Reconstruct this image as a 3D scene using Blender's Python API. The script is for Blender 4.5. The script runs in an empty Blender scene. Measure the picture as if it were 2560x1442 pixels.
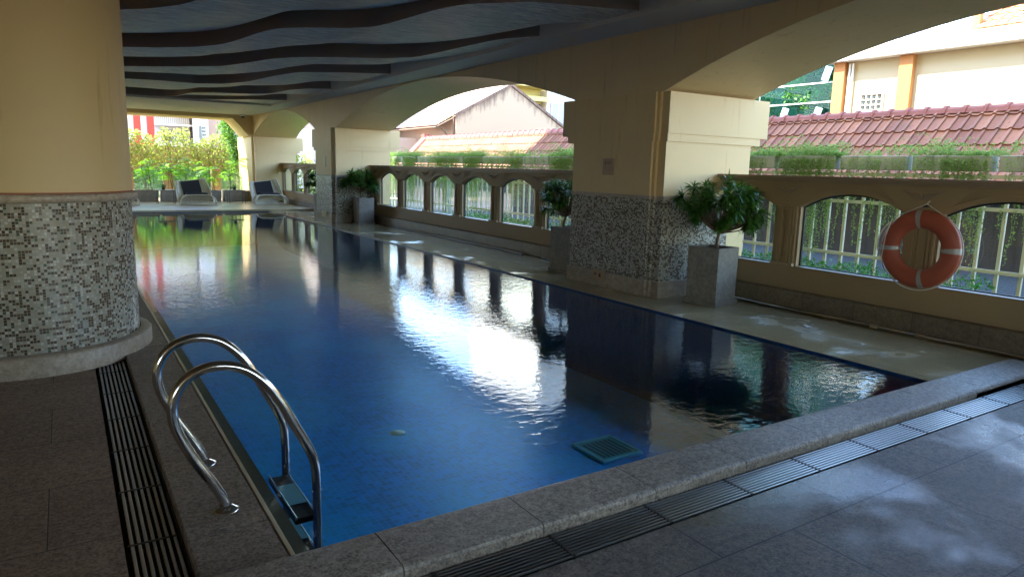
import bpy, math, random
import numpy as np
from mathutils import Vector, Matrix
PI = math.pi
R = math.radians
random.seed(7)
rnd = random.Random(11)
scn = bpy.context.scene
col = scn.collection

# ------------------------------------------------------------------ camera
yaw, pit, rol = R(32.815), R(9.798), R(1.429)
f = Vector((math.sin(yaw)*math.cos(pit), math.cos(yaw)*math.cos(pit), -math.sin(pit)))
r = Vector((math.cos(yaw), -math.sin(yaw), 0)); u = r.cross(f)
r2 = math.cos(rol)*r + math.sin(rol)*u; u2 = -math.sin(rol)*r + math.cos(rol)*u
cd = bpy.data.cameras.new('camera'); cam = bpy.data.objects.new('camera', cd); col.objects.link(cam)
cd.sensor_width = 36; cd.lens = 1732.7/2560*36; cd.clip_start = .05; cd.clip_end = 600
M = Matrix((( r2.x, u2.x, -f.x, 0), (r2.y, u2.y, -f.y, 0), (r2.z, u2.z, -f.z, 1.5), (0, 0, 0, 1)))
cam.matrix_world = M
scn.camera = cam

# ------------------------------------------------------------------ light
SUN = Vector((-.50, .25, .83)).normalized()
el = math.asin(SUN.z); az = math.atan2(SUN.x, SUN.y)
w = bpy.data.worlds.new('World'); scn.world = w; w.use_nodes = True
nt = w.node_tree; nt.nodes.clear()
sky = nt.nodes.new('ShaderNodeTexSky'); sky.sky_type = 'NISHITA'; sky.sun_disc = False
sky.sun_elevation = el; sky.sun_rotation = az; sky.air_density = 1.0; sky.dust_density = .4; sky.ozone_density = 2.0
bg = nt.nodes.new('ShaderNodeBackground'); bg.inputs[1].default_value = .15
wo = nt.nodes.new('ShaderNodeOutputWorld')
nt.links.new(sky.outputs[0], bg.inputs[0]); nt.links.new(bg.outputs[0], wo.inputs[0])
sl = bpy.data.lights.new('sun', 'SUN'); sl.energy = 2.0; sl.angle = R(.5); sl.color = (1, .95, .86)
so = bpy.data.objects.new('sun', sl); col.objects.link(so)
so.rotation_euler = (-SUN).to_track_quat('-Z', 'Y').to_euler()
so.location = (0, 0, 30)
scn.view_settings.view_transform = 'Standard'; scn.view_settings.look = 'None'
scn.view_settings.exposure = 3.8; scn.view_settings.gamma = 1
cy = scn.cycles
cy.max_bounces = 10; cy.diffuse_bounces = 6; cy.glossy_bounces = 4; cy.transmission_bounces = 6
cy.transparent_max_bounces = 12; cy.use_denoising = True
cy.sample_clamp_indirect = 6; cy.caustics_reflective = False; cy.caustics_refractive = False

# ------------------------------------------------------------------ materials
class NT:
    def __init__(s, name):
        s.m = bpy.data.materials.new(name); s.m.use_nodes = True
        s.t = s.m.node_tree; s.n = s.t.nodes; s.n.clear()
        s.out = s.n.new('ShaderNodeOutputMaterial')
    def node(s, typ, **kw):
        n = s.n.new(typ)
        for k, v in kw.items():
            if k.startswith('i_'): s.inp(n, k[2:].replace('_', ' '), v)
            else: setattr(n, k, v)
        return n
    def inp(s, n, key, v):
        sock = n.inputs[key] if not isinstance(key, int) else n.inputs[key]
        if hasattr(v, 'is_output') or isinstance(v, bpy.types.NodeSocket): s.t.links.new(v, sock)
        else:
            if isinstance(v, tuple) and len(v) == 3 and sock.type == 'RGBA': v = v + (1,)
            sock.default_value = v
    def coord(s, kind='UV', scale=(1, 1, 1), rot=(0, 0, 0)):
        c = s.node('ShaderNodeTexCoord'); mp = s.node('ShaderNodeMapping')
        s.inp(mp, 'Vector', c.outputs[kind]); s.inp(mp, 'Scale', scale); s.inp(mp, 'Rotation', rot)
        return mp.outputs[0]
    def noise(s, vec, scale, detail=3, rough=.55, dist=0):
        n = s.node('ShaderNodeTexNoise'); s.inp(n, 'Vector', vec); s.inp(n, 'Scale', scale)
        s.inp(n, 'Detail', detail); s.inp(n, 'Roughness', rough); s.inp(n, 'Distortion', dist)
        return n.outputs[0]
    def ramp(s, fac, stops, interp='LINEAR'):
        n = s.node('ShaderNodeValToRGB'); s.inp(n, 0, fac); cr = n.color_ramp; cr.interpolation = interp
        while len(cr.elements) < len(stops): cr.elements.new(.5)
        for e, (p, c) in zip(cr.elements, stops):
            e.position = p; e.color = (c, c, c, 1) if not isinstance(c, tuple) else c + (1,)
        return n.outputs[0]
    def mix(s, fac, a, b, mode='MIX'):
        n = s.node('ShaderNodeMix', data_type='RGBA', blend_type=mode)
        s.inp(n, 0, fac); s.inp(n, 6, a); s.inp(n, 7, b); return n.outputs[2]
    def math(s, op, a, b=0., c=0.):
        n = s.node('ShaderNodeMath', operation=op); s.inp(n, 0, a); s.inp(n, 1, b); s.inp(n, 2, c); return n.outputs[0]
    def schlick(s, f0=.02, normal=None):
        g = s.node('ShaderNodeNewGeometry'); d = s.node('ShaderNodeVectorMath', operation='DOT_PRODUCT')
        s.inp(d, 0, g.outputs['Incoming']); s.inp(d, 1, normal if normal is not None else g.outputs['Normal'])
        k = s.math('SUBTRACT', 1., s.math('MINIMUM', s.math('ABSOLUTE', d.outputs['Value']), 1.))
        return s.math('MULTIPLY_ADD', s.math('POWER', k, 5.), 1-f0, f0)
    def bump(s, h, strength=.3, dist=.01):
        n = s.node('ShaderNodeBump'); s.inp(n, 'Height', h); s.inp(n, 'Strength', strength); s.inp(n, 'Distance', dist)
        return n.outputs[0]
    def bsdf(s, color, rough=.6, metal=0., normal=None, spec=.5, **kw):
        n = s.node('ShaderNodeBsdfPrincipled')
        s.inp(n, 'Base Color', color); s.inp(n, 'Roughness', rough); s.inp(n, 'Metallic', metal)
        s.inp(n, 'Specular IOR Level', spec)
        if normal is not None: s.inp(n, 'Normal', normal)
        for k, v in kw.items(): s.inp(n, k, v)
        s.t.links.new(n.outputs[0], s.out.inputs[0]); return s.m

def m_paint(name, c, rough=.55, var=.12, bumpy=.15, stain=None, spec=.4):
    t = NT(name); P = t.coord('Object')
    n = t.noise(P, 1.3, 4); n2 = t.noise(P, 35, 3)
    a = tuple(x*(1-var) for x in c); b = tuple(min(1, x*(1+var)) for x in c)
    cc = t.mix(n, a, b)
    if stain:
        P2 = t.coord('Object', (9, 9, .8)); s = t.noise(P2, 1, 5, .65)
        cc = t.mix(t.ramp(s, [(stain[1], 0), (stain[1]+.16, 1)]), cc, stain[0])
    return t.bsdf(cc, t.math('MULTIPLY_ADD', n2, .15, rough-.07), normal=t.bump(n2, bumpy, .004), spec=spec)

def m_plain(name, c, rough=.5, metal=0., spec=.5, **kw):
    t = NT(name); P = t.coord('Object'); n = t.noise(P, 14, 3)
    cc = t.mix(n, tuple(x*.88 for x in c), tuple(min(1, x*1.1) for x in c))
    return t.bsdf(cc, t.math('MULTIPLY_ADD', n, .12, rough-.06), metal, spec=spec, **kw)

def m_granite(name, dark, light, joint=None, jd=(.03,.03,.025), rough=(.45, .75), offset=(0, 0), grain=150, bumpy=.5, wet=None, jw=.004, flake=.5, offset_row=.5):
    t = NT(name); c = t.node('ShaderNodeTexCoord'); P = c.outputs['Object']
    g1 = t.noise(P, grain, 4, .7); g2 = t.noise(P, grain*.42, 3, .6); big = t.noise(P, 1.1, 4, .6); mid = t.noise(P, 6, 4, .6)
    v = t.math('ADD', t.math('MULTIPLY', g1, .6), t.math('MULTIPLY', g2, .4))
    cc = t.mix(t.ramp(v, [(.40, 0), (.60, 1)]), dark, light)
    cc = t.mix(t.ramp(big, [(.35, 0), (.7, .45)]), cc, tuple(x*.55 for x in dark))
    cc = t.mix(t.ramp(mid, [(.5, 0), (.75, .3)]), cc, tuple(x*1.2 for x in light))
    h = v
    if joint:
        mp = t.node('ShaderNodeMapping'); t.inp(mp, 'Vector', P); t.inp(mp, 'Location', (offset[0], offset[1], 0))
        br = t.node('ShaderNodeTexBrick', offset=offset_row, offset_frequency=2); t.inp(br, 'Vector', mp.outputs[0])
        for k, val in (('Scale', 1.), ('Mortar Size', jw), ('Mortar Smooth', .3), ('Brick Width', joint[0]), ('Row Height', joint[1]), ('Bias', 0.)): t.inp(br, k, val)
        t.inp(br, 'Color1', (.86, .86, .86)); t.inp(br, 'Color2', (1.12, 1.1, 1.06)); t.inp(br, 'Mortar', (1, 1, 1))
        cc = t.mix(1., cc, br.outputs[0], 'MULTIPLY')
        cc = t.mix(br.outputs[1], cc, jd)
        h = t.math('SUBTRACT', v, t.math('MULTIPLY', br.outputs[1], 1.6))
    if wet is not None:
        wn = t.noise(P, wet[0], 4, .6, .4); wr = t.ramp(wn, [(wet[1]-.01, 0), (wet[1]+.11, 1)])
        ro = t.mix(wr, (rough[1],)*3, (rough[0],)*3)
        cc = t.mix(t.math('MULTIPLY', wr, .35), cc, tuple(x*.5 for x in dark))
        st = t.math('MULTIPLY_ADD', wr, -bumpy*.3, bumpy)
    else:
        ro = t.math('MULTIPLY_ADD', mid, rough[1]-rough[0], rough[0]); st = bumpy
    b = t.bump(h, st, .004)
    return t.bsdf(cc, ro, normal=b, spec=.5)

def m_mosaic(name, size=.02):
    t = NT(name); P = t.coord('UV', (1/size, 1/size, 1))
    fl = t.node('ShaderNodeVectorMath', operation='FLOOR'); t.inp(fl, 0, P)
    wn = t.node('ShaderNodeTexWhiteNoise', noise_dimensions='2D'); t.inp(wn, 'Vector', fl.outputs[0])
    # longer runs: a second coarser noise in stretched cells
    sc2 = t.node('ShaderNodeVectorMath', operation='MULTIPLY'); t.inp(sc2, 0, fl.outputs[0]); t.inp(sc2, 1, (.5, 1, 1))
    fl2 = t.node('ShaderNodeVectorMath', operation='FLOOR'); t.inp(fl2, 0, sc2.outputs[0])
    wn2 = t.node('ShaderNodeTexWhiteNoise', noise_dimensions='2D'); t.inp(wn2, 'Vector', fl2.outputs[0])
    a = t.ramp(wn.outputs[0], [(0, (.07, .045, .028)), (.10, (.12, .08, .05)), (.17, (.08, .10, .06)), (.22, (.36, .31, .23)), (.45, (.43, .39, .31)), (.65, (.31, .30, .24)), (.84, (.50, .46, .38)), (.95, (.25, .25, .19))], 'CONSTANT')
    b = t.ramp(wn2.outputs[0], [(0, 1), (.17, 0)], 'CONSTANT')
    cc = t.mix(b, a, (.09, .06, .035))
    fr = t.node('ShaderNodeVectorMath', operation='FRACTION'); t.inp(fr, 0, P)
    sx = t.node('ShaderNodeSeparateXYZ'); t.inp(sx, 0, fr.outputs[0])
    e1 = t.math('GREATER_THAN', t.math('ABSOLUTE', t.math('SUBTRACT', sx.outputs[0], .5)), .43)
    e2 = t.math('GREATER_THAN', t.math('ABSOLUTE', t.math('SUBTRACT', sx.outputs[1], .5)), .43)
    g = t.math('MAXIMUM', e1, e2)
    cc = t.mix(g, cc, (.30, .26, .20))
    ro = t.math('MULTIPLY_ADD', wn.outputs[0], .25, .12); ro = t.math('MAXIMUM', ro, t.math('MULTIPLY', g, .7))
    h = t.math('ADD', t.math('SUBTRACT', 1., g), t.math('MULTIPLY', wn.outputs[0], .5))
    return t.bsdf(cc, ro, normal=t.bump(h, .35, .002))

def m_pooltile(name, c, size=.05, floor=False):
    t = NT(name); P = t.coord('UV', (1/size, 1/size, 1))
    fl = t.node('ShaderNodeVectorMath', operation='FLOOR'); t.inp(fl, 0, P)
    wn = t.node('ShaderNodeTexWhiteNoise', noise_dimensions='2D'); t.inp(wn, 'Vector', fl.outputs[0])
    O = t.coord('Object'); bn = t.noise(O, .9, 4)
    cc = t.mix(wn.outputs[0], tuple(x*.75 for x in c), tuple(x*1.25 for x in c))
    cc = t.mix(t.ramp(bn, [(.42, 0), (.72, .6)]), cc, (c[0]*2.2+.01, c[1]*2.3, c[2]*1.3))
    fr = t.node('ShaderNodeVectorMath', operation='FRACTION'); t.inp(fr, 0, P)
    sx = t.node('ShaderNodeSeparateXYZ'); t.inp(sx, 0, fr.outputs[0])
    e1 = t.math('GREATER_THAN', t.math('ABSOLUTE', t.math('SUBTRACT', sx.outputs[0], .5)), .45)
    e2 = t.math('GREATER_THAN', t.math('ABSOLUTE', t.math('SUBTRACT', sx.outputs[1], .5)), .45)
    cc = t.mix(t.math('MULTIPLY', t.math('MAXIMUM', e1, e2), .6), cc, (c[0]*1.5+.03, c[1]*2., c[2]*1.4))
    return t.bsdf(cc, .35)

def m_leaf(name, c1, c2, rough=.4, trans=.35):
    t = NT(name); oi = t.node('ShaderNodeObjectInfo'); P = t.coord('Object')
    n = t.noise(P, 9, 2); g = t.node('ShaderNodeNewGeometry')
    cc = t.mix(t.math('ADD', t.math('MULTIPLY', g.outputs['Random Per Island'], .7), t.math('MULTIPLY', n, .3)), c1, c2)
    b = t.node('ShaderNodeBsdfPrincipled'); t.inp(b, 'Base Color', cc); t.inp(b, 'Roughness', rough); t.inp(b, 'Specular IOR Level', .45)
    tr = t.node('ShaderNodeBsdfTranslucent'); t.inp(tr, 0, t.mix(.5, cc, (c2[0]*1.6, c2[1]*1.6, c2[2]*.6)))
    mx = t.node('ShaderNodeMixShader'); t.inp(mx, 0, trans); t.inp(mx, 1, b.outputs[0]); t.inp(mx, 2, tr.outputs[0])
    t.t.links.new(mx.outputs[0], t.out.inputs[0]); return t.m

def m_glass(name, tint=(.9, .97, .95), refl=1.0, rough=0., mixc=None):
    t = NT(name)
    fr = t.schlick(.08)
    tr = t.node('ShaderNodeBsdfTransparent'); t.inp(tr, 0, tint)
    gl = t.node('ShaderNodeBsdfGlossy'); t.inp(gl, 'Roughness', rough); t.inp(gl, 0, (1, 1, 1))
    mx = t.node('ShaderNodeMixShader'); t.inp(mx, 0, t.math('MULTIPLY', fr, refl)); t.inp(mx, 1, tr.outputs[0]); t.inp(mx, 2, gl.outputs[0])
    last = mx
    if mixc:
        df = t.node('ShaderNodeBsdfDiffuse'); t.inp(df, 0, mixc[0])
        m2 = t.node('ShaderNodeMixShader'); t.inp(m2, 0, mixc[1]); t.inp(m2, 1, mx.outputs[0]); t.inp(m2, 2, df.outputs[0]); last = m2
    t.t.links.new(last.outputs[0], t.out.inputs[0]); return t.m

def m_water(name):
    t = NT(name); c = t.node('ShaderNodeTexCoord')
    mp = t.node('ShaderNodeMapping'); t.inp(mp, 'Vector', c.outputs['Object']); t.inp(mp, 'Scale', (1., 1.5, 1)); t.inp(mp, 'Rotation', (0, 0, R(28)))
    a = t.noise(mp.outputs[0], 10, 2, .5, .3)
    b = t.noise(mp.outputs[0], 24, 2, .5, .2)
    big = t.noise(c.outputs['Object'], 1.1, 2, .5)
    # ripples gather in the near and middle pool, the far end lies still
    sx = t.node('ShaderNodeSeparateXYZ'); t.inp(sx, 0, c.outputs['Object'])
    mask = t.noise(c.outputs['Object'], .35, 2, .5)
    mask = t.ramp(mask, [(.33, .4), (.62, 1.)])
    yy = t.node('ShaderNodeMapRange'); t.inp(yy, 'Value', sx.outputs[1]); t.inp(yy, 'From Min', 19.); t.inp(yy, 'From Max', 8.); t.inp(yy, 'To Min', .12); t.inp(yy, 'To Max', 1.)
    mask = t.math('MULTIPLY', mask, yy.outputs[0])
    h = t.math('ADD', t.math('MULTIPLY', a, .0062), t.math('MULTIPLY', b, .0024))
    h = t.math('ADD', t.math('MULTIPLY', h, mask), t.math('MULTIPLY', big, .0025))
    n = t.node('ShaderNodeBump'); t.inp(n, 'Height', h); t.inp(n, 'Strength', WAVE); t.inp(n, 'Distance', 1.)
    fr = t.schlick(.021, n.outputs[0])
    tr = t.node('ShaderNodeBsdfTransparent'); t.inp(tr, 0, (.80, .94, .99))
    gl = t.node('ShaderNodeBsdfGlossy'); t.inp(gl, 'Roughness', 0.); t.inp(gl, 'Normal', n.outputs[0])
    mx = t.node('ShaderNodeMixShader'); t.inp(mx, 0, fr); t.inp(mx, 1, tr.outputs[0]); t.inp(mx, 2, gl.outputs[0])
    t.t.links.new(mx.outputs[0], t.out.inputs[0]); return t.m
WAVE = .42

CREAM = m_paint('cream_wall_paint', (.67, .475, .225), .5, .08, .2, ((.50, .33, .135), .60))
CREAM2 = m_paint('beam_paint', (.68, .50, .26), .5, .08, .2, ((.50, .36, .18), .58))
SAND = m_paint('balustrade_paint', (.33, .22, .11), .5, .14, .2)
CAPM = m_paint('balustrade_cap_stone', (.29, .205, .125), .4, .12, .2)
SKIRT = m_granite('skirting_stone', (.12, .085, .052), (.25, .185, .115), (1.2, .6), grain=60, rough=(.35, .55), bumpy=.15, jw=.003)
BASESTONE = m_granite('plinth_stone', (.30, .225, .155), (.50, .40, .29), None, grain=45, rough=(.35, .55), bumpy=.15)
MOSAIC = m_mosaic('glass_mosaic')
CEILB = m_paint('ceiling_border', (.66, .59, .47), .6, .05, .1)
def m_wave():
    t = NT('brushed_ceiling'); P = t.coord('Object', (3, 22, 3), (0, 0, R(12)))
    n = t.noise(P, 1.6, 6, .7, .5); n2 = t.noise(t.coord('Object'), 2.2, 3)
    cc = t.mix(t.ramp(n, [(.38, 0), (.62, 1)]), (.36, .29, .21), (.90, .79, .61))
    return t.bsdf(cc, .45, normal=t.bump(n, .25, .01), spec=.5)
WAVEM = m_wave()
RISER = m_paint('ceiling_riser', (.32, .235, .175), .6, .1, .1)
DECKR = m_granite('beige_deck_stone', (.40, .31, .165), (.60, .48, .27), (1.1, .8), jd=(.16, .12, .07), rough=(.07, .3), grain=120, bumpy=.05, wet=(.9, .36), jw=.0018)
DECKF = m_granite('far_deck_stone', (.36, .29, .17), (.56, .46, .28), (1.1, .8), jd=(.16, .12, .07), rough=(.22, .4), grain=120, bumpy=.06, jw=.0018)
DECKN = m_granite('dark_wet_granite', (.065, .048, .036), (.29, .225, .17), (.9, .66), jd=(.015, .013, .012), rough=(.13, .58), offset=(.55, .28), grain=85, bumpy=.8, wet=(.75, .49), jw=.004)
DECKL = m_granite('brown_granite', (.14, .09, .06), (.43, .30, .21), (1.7, .62), jd=(.02, .015, .012), rough=(.4, .7), offset=(.16, .0), grain=80, bumpy=.75, jw=.0022)
COPE = m_granite('coping_granite', (.13, .10, .078), (.52, .43, .33), None, rough=(.38, .6), grain=80, bumpy=.9)
COPED = m_granite('left_coping_granite', (.11, .08, .058), (.46, .36, .265), None, rough=(.4, .6), grain=80, bumpy=.75)
STRIP = m_plain('pale_trim_tile', (.62, .50, .30), .35)
LEDGE = m_plain('overflow_ledge', (.16, .12, .06), .4)
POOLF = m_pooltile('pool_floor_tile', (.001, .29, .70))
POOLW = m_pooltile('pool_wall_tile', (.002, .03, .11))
WATER = m_water('pool_water')
STEEL = m_plain('polished_steel', (.62, .60, .58), .12, 1.)
STEELB = m_plain('grate_metal', (.33, .325, .32), .3, .9)
STEELD = m_plain('dark_metal', (.05, .045, .04), .45, .3)
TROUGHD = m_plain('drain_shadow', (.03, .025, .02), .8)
CONC = m_granite('planter_concrete', (.20, .17, .135), (.30, .26, .21), None, grain=25, rough=(.55, .8), bumpy=.12)
SOIL = m_plain('soil', (.04, .028, .018), .95)
BARK = m_plain('bark', (.16, .10, .06), .8)
LEAFD = m_leaf('glossy_leaf', (.016, .055, .010), (.085, .22, .025), .32, .28)
LEAFP = m_leaf('palm_leaf', (.05, .20, .01), (.22, .48, .02), .4, .5)
LEAFV = m_leaf('vine_leaf', (.10, .20, .05), (.30, .42, .14), .6, .5)
LEAFY = m_leaf('creeper_leaf', (.13, .19, .05), (.36, .40, .13), .6, .5)
LEAFT = m_leaf('tree_leaf', (.04, .14, .02), (.13, .30, .04), .5, .35)
LEAFG = m_leaf('ground_plant_leaf', (.03, .13, .03), (.10, .28, .07), .5, .3)
FRAME = m_plain('window_frame', (.015, .018, .02), .35)
WGLASS = m_glass('window_glass', (.88, .96, .95), .9)
GFENCE = m_glass('fence_glass', (.60, .86, .78), 1.0, 0, ((.45, .75, .62), .18))
ORANGE = m_plain('buoy_orange', (.36, .075, .035), .5)
SILVER = m_plain('reflective_tape', (.36, .34, .31), .4, .2)
ROPE = m_plain('rope', (.75, .62, .52), .7)
WICK = m_plain('white_wicker', (.74, .70, .58), .5)
FABRIC = m_plain('charcoal_fabric', (.028, .028, .033), .9)
TREAD = m_plain('tread_plate', (.30, .60, .60), .4)
def m_claytile():
    t = NT('clay_tile'); P = t.coord('Object'); g = t.node('ShaderNodeNewGeometry'); n = t.noise(P, 2.2, 5, .7); n2 = t.noise(P, 40, 3)
    cc = t.mix(g.outputs['Random Per Island'], (.22, .08, .042), (.38, .165, .085))
    cc = t.mix(t.ramp(n, [(.52, 0), (.72, .55)]), cc, (.15, .085, .055))
    return t.bsdf(cc, .7, normal=t.bump(n2, .3, .005))
TILE = m_claytile()
TILE2 = m_paint('ridge_tile', (.28, .095, .07), .65, .15, .2)
TILEO = m_paint('orange_tile', (.55, .25, .12), .65, .15, .2)
FENCEM = m_paint('fence_bar_paint', (.62, .58, .42), .6, .15, .3)
WALLG = m_paint('grey_alley_wall', (.085, .075, .085), .8, .15, .3, ((.05, .05, .055), .5))
TROU = m_paint('trough_cement', (.36, .37, .30), .8, .15, .4, ((.15, .16, .10), .52))
FACADE = m_paint('facade_cream', (.50, .42, .26), .7, .04)
PILAST = m_paint('pilaster_orange', (.46, .20, .06), .7, .05)
WHITE = m_paint('white_render', (.74, .72, .66), .7, .05)
def m_gable():
    t = NT('stained_gable'); c = t.node('ShaderNodeTexCoord'); P = c.outputs['Object']; sx = t.node('ShaderNodeSeparateXYZ'); t.inp(sx, 0, P)
    hgt = t.math('MULTIPLY_ADD', t.math('ABSOLUTE', t.math('SUBTRACT', sx.outputs[0], 0.)), -.53, 6.56)
    d = t.math('SUBTRACT', hgt, sx.outputs[2])
    drip = t.noise(t.coord('Object', (3.2, 1, .35)), 1.3, 5, .7); pat = t.noise(P, 2.2, 5, .7)
    k = t.math('SUBTRACT', t.math('MULTIPLY_ADD', drip, 2.6, -.75), d)
    k = t.math('ADD', k, t.math('MULTIPLY_ADD', pat, .9, -.45))
    cc = t.mix(t.ramp(k, [(.05, 0), (.75, .85)]), (.66, .45, .29), (.22, .14, .10))
    return t.bsdf(cc, .85)
GABLE = m_gable()
PINKR = m_paint('pale_roof', (.48, .32, .23), .8, .08, .3)
YELW = m_paint('yellow_render', (.60, .50, .18), .7, .05)
PINKW = m_paint('pink_render', (.50, .34, .25), .7, .06)
REDP = m_plain('red_paint', (.60, .05, .03), .45)
DARKG = m_plain('dark_window', (.06, .09, .11), .15)
TEAL = m_glass('teal_curtain_glass', (.50, .74, .68), .12, .02, ((.05, .14, .12), .03))
GROUND = m_paint('yard_ground', (.028, .03, .03), .8, .2, .3)
GRASSM = m_paint('grass_ground', (.08, .20, .03), .9, .3, .5)
TABLET = m_plain('table_top', (.30, .26, .20), .4)
PLAQ = m_plain('plaque', (.40, .26, .15), .5)
BLUEB = m_plain('tarpaulin', (.40, .45, .62), .6)
DISCM = m_plain('pale_disc', (.65, .75, .45), .3)
TEALP = m_plain('drain_cover', (.03, .38, .38), .4)

# ------------------------------------------------------------------ mesh helpers
ORG = {}
class MB:
    def __init__(s): s.v = []; s.f = []; s.uv = []; s.mi = []; s.sm = []; s.mats = []
    def mid(s, m):
        if m is None: return 0
        if m not in s.mats: s.mats.append(m)
        return s.mats.index(m)
    def face(s, pts, uvs=None, m=None, smooth=False):
        b = len(s.v); s.v += [tuple(p) for p in pts]; s.f.append(tuple(range(b, b+len(pts))))
        if uvs is None:
            p = [Vector(q) for q in pts]; n = (p[1]-p[0]).cross(p[2]-p[0]); a = [abs(x) for x in n]; k = a.index(max(a))
            uvs = [(q.y, q.z) if k == 0 else (q.x, q.z) if k == 1 else (q.x, q.y) for q in p]
        s.uv += uvs; s.mi.append(s.mid(m)); s.sm.append(smooth)
    def grid(s, P, uvs=None, m=None, smooth=True, closed=False):
        # P: rows of points sharing vertices
        nr = len(P); nc = len(P[0]); b = len(s.v)
        for row in P: s.v += [tuple(p) for p in row]
        for i in range(nr-1):
            for j in range(nc if closed else nc-1):
                j2 = (j+1) % nc
                idx = (b+i*nc+j, b+i*nc+j2, b+(i+1)*nc+j2, b+(i+1)*nc+j)
                s.f.append(idx); s.mi.append(s.mid(m)); s.sm.append(smooth)
                if uvs:
                    jj = j+1
                    s.uv += [uvs[i][j], uvs[i][jj if jj < len(uvs[i]) else j2], uvs[i+1][jj if jj < len(uvs[i]) else j2], uvs[i+1][j]]
                else:
                    p = [Vector(s.v[k]) for k in idx]; n = (p[2]-p[0]).cross(p[3]-p[1]); a = [abs(x) for x in n]; k = a.index(max(a))
                    s.uv += [(q.y, q.z) if k == 0 else (q.x, q.z) if k == 1 else (q.x, q.y) for q in p]
    def box(s, x0, x1, y0, y1, z0, z1, m=None, bev=0., T=None):
        if bev > 0:
            b = min(bev, (x1-x0)/2.01, (y1-y0)/2.01, (z1-z0)/2.01)
            def ring(z, i):
                return [(x0+i, y0+i, z), (x1-i, y0+i, z), (x1-i, y1-i, z), (x0+i, y1-i, z)]
            R_ = [ring(z0, b), ring(z0+b, 0), ring(z1-b, 0), ring(z1, b)]
            fs = [R_[0][::-1], R_[3]]
            for a, c in zip(R_[:-1], R_[1:]):
                for j in range(4): fs.append([a[j], a[(j+1) % 4], c[(j+1) % 4], c[j]])
        else:
            p = [(x0, y0, z0), (x1, y0, z0), (x1, y1, z0), (x0, y1, z0), (x0, y0, z1), (x1, y0, z1), (x1, y1, z1), (x0, y1, z1)]
            fs = [[p[k] for k in q] for q in ((3, 2, 1, 0), (4, 5, 6, 7), (0, 1, 5, 4), (1, 2, 6, 5), (2, 3, 7, 6), (3, 0, 4, 7))]
        for q in fs:
            if T is not None: q = [T @ Vector(k) for k in q]
            s.face(q, m=m)
        return s
    def tube(s, pts, rad, n=8, m=None, cap=True, T=None):
        pts = [Vector(p) for p in pts]
        if not hasattr(rad, '__len__'): rad = [rad]*len(pts)
        rows = []; prev = None
        for i, p in enumerate(pts):
            d = (pts[min(i+1, len(pts)-1)]-pts[max(i-1, 0)]).normalized()
            if prev is None:
                a = Vector((0, 0, 1)) if abs(d.z) < .9 else Vector((1, 0, 0))
                x = d.cross(a).normalized()
            else: x = (prev - d*prev.dot(d)).normalized()
            prev = x; y = d.cross(x)
            rows.append([p + (x*math.cos(2*PI*k/n)+y*math.sin(2*PI*k/n))*rad[i] for k in range(n)])
        if T is not None: rows = [[T @ q for q in rr] for rr in rows]
        s.grid(rows, m=m, smooth=True, closed=True)
        if cap:
            s.face(rows[0][::-1], m=m); s.face(rows[-1], m=m)
        return s
    def lathe(s, prof, c=(0, 0, 0), n=32, m=None, uvr=None, a0=0, a1=2*PI):
        full = abs(a1-a0-2*PI) < 1e-6
        N = n
        rows = []; uvs = []
        for (rr, z) in prof:
            rows.append([(c[0]+rr*math.cos(a0+(a1-a0)*k/N), c[1]+rr*math.sin(a0+(a1-a0)*k/N), c[2]+z) for k in range(N+1)])
            uvs.append([((a0+(a1-a0)*k/N)*(uvr or rr), c[2]+z) for k in range(N+1)])
        s.grid(rows, uvs=uvs, m=m); return s
    def build(s, name, mat=None, parent=None, org=None, **props):
        me = bpy.data.meshes.new(name)
        o0 = Vector(org) if org is not None else (ORG.get(parent.name, Vector((0, 0, 0))) if parent is not None else Vector((0, 0, 0)))
        me.from_pydata([(v[0]-o0.x, v[1]-o0.y, v[2]-o0.z) for v in s.v], [], s.f)
        uvl = me.uv_layers.new(name='UVMap')
        uvl.data.foreach_set('uv', [c for q in s.uv for c in q])
        mats = s.mats if s.mats else [mat]
        for mm in mats: me.materials.append(mm)
        me.polygons.foreach_set('material_index', s.mi)
        me.polygons.foreach_set('use_smooth', s.sm)
        me.update()
        o = bpy.data.objects.new(name, me); col.objects.link(o)
        if parent is not None:
            o.parent = parent; ORG[o.name] = o0
        else: o.location = o0; ORG[o.name] = o0
        for k, v in props.items(): o[k] = v
        return o
def thing(name, label, cat, loc=(0, 0, 0), group=None):
    o = bpy.data.objects.new(name, None); o.empty_display_size = .1; col.objects.link(o); o.location = loc
    o['label'] = label; o['category'] = cat
    if group: o['group'] = group
    ORG[o.name] = Vector(loc); return o
def dup(o, loc, rotz=0, label=None, group=None, scale=None):
    c = o.copy(); col.objects.link(c); c.location = loc; c.rotation_euler = (0, 0, rotz)
    if scale: c.scale = scale
    if label: c['label'] = label
    if group: c['group'] = group
    for ch in list(o.children):
        d = ch.copy(); col.objects.link(d); d.parent = c
        for g in ch.children:
            e = g.copy(); col.objects.link(e); e.parent = d
    return c
ST = dict(kind='structure')

# ------------------------------------------------------------------ setting: floors, pool, ceiling
PX0, PX1, PY0, PY1 = .66, 5.40, 2.52, 22.6
ZW = -.02
b = MB(); b.box(-160, 240, -160, 300, -1.4, -1.3); b.build('ground', GROUND, kind='structure')
b = MB(); b.box(7.32, 240, -60, 300, -1.299, -.25); b.build('yard_ground', GROUND, kind='structure')
b = MB(); b.box(-60, 7.3, 30.2, 300, -1.299, -.06); b.build('far_yard_ground', GROUND, kind='structure')
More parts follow.
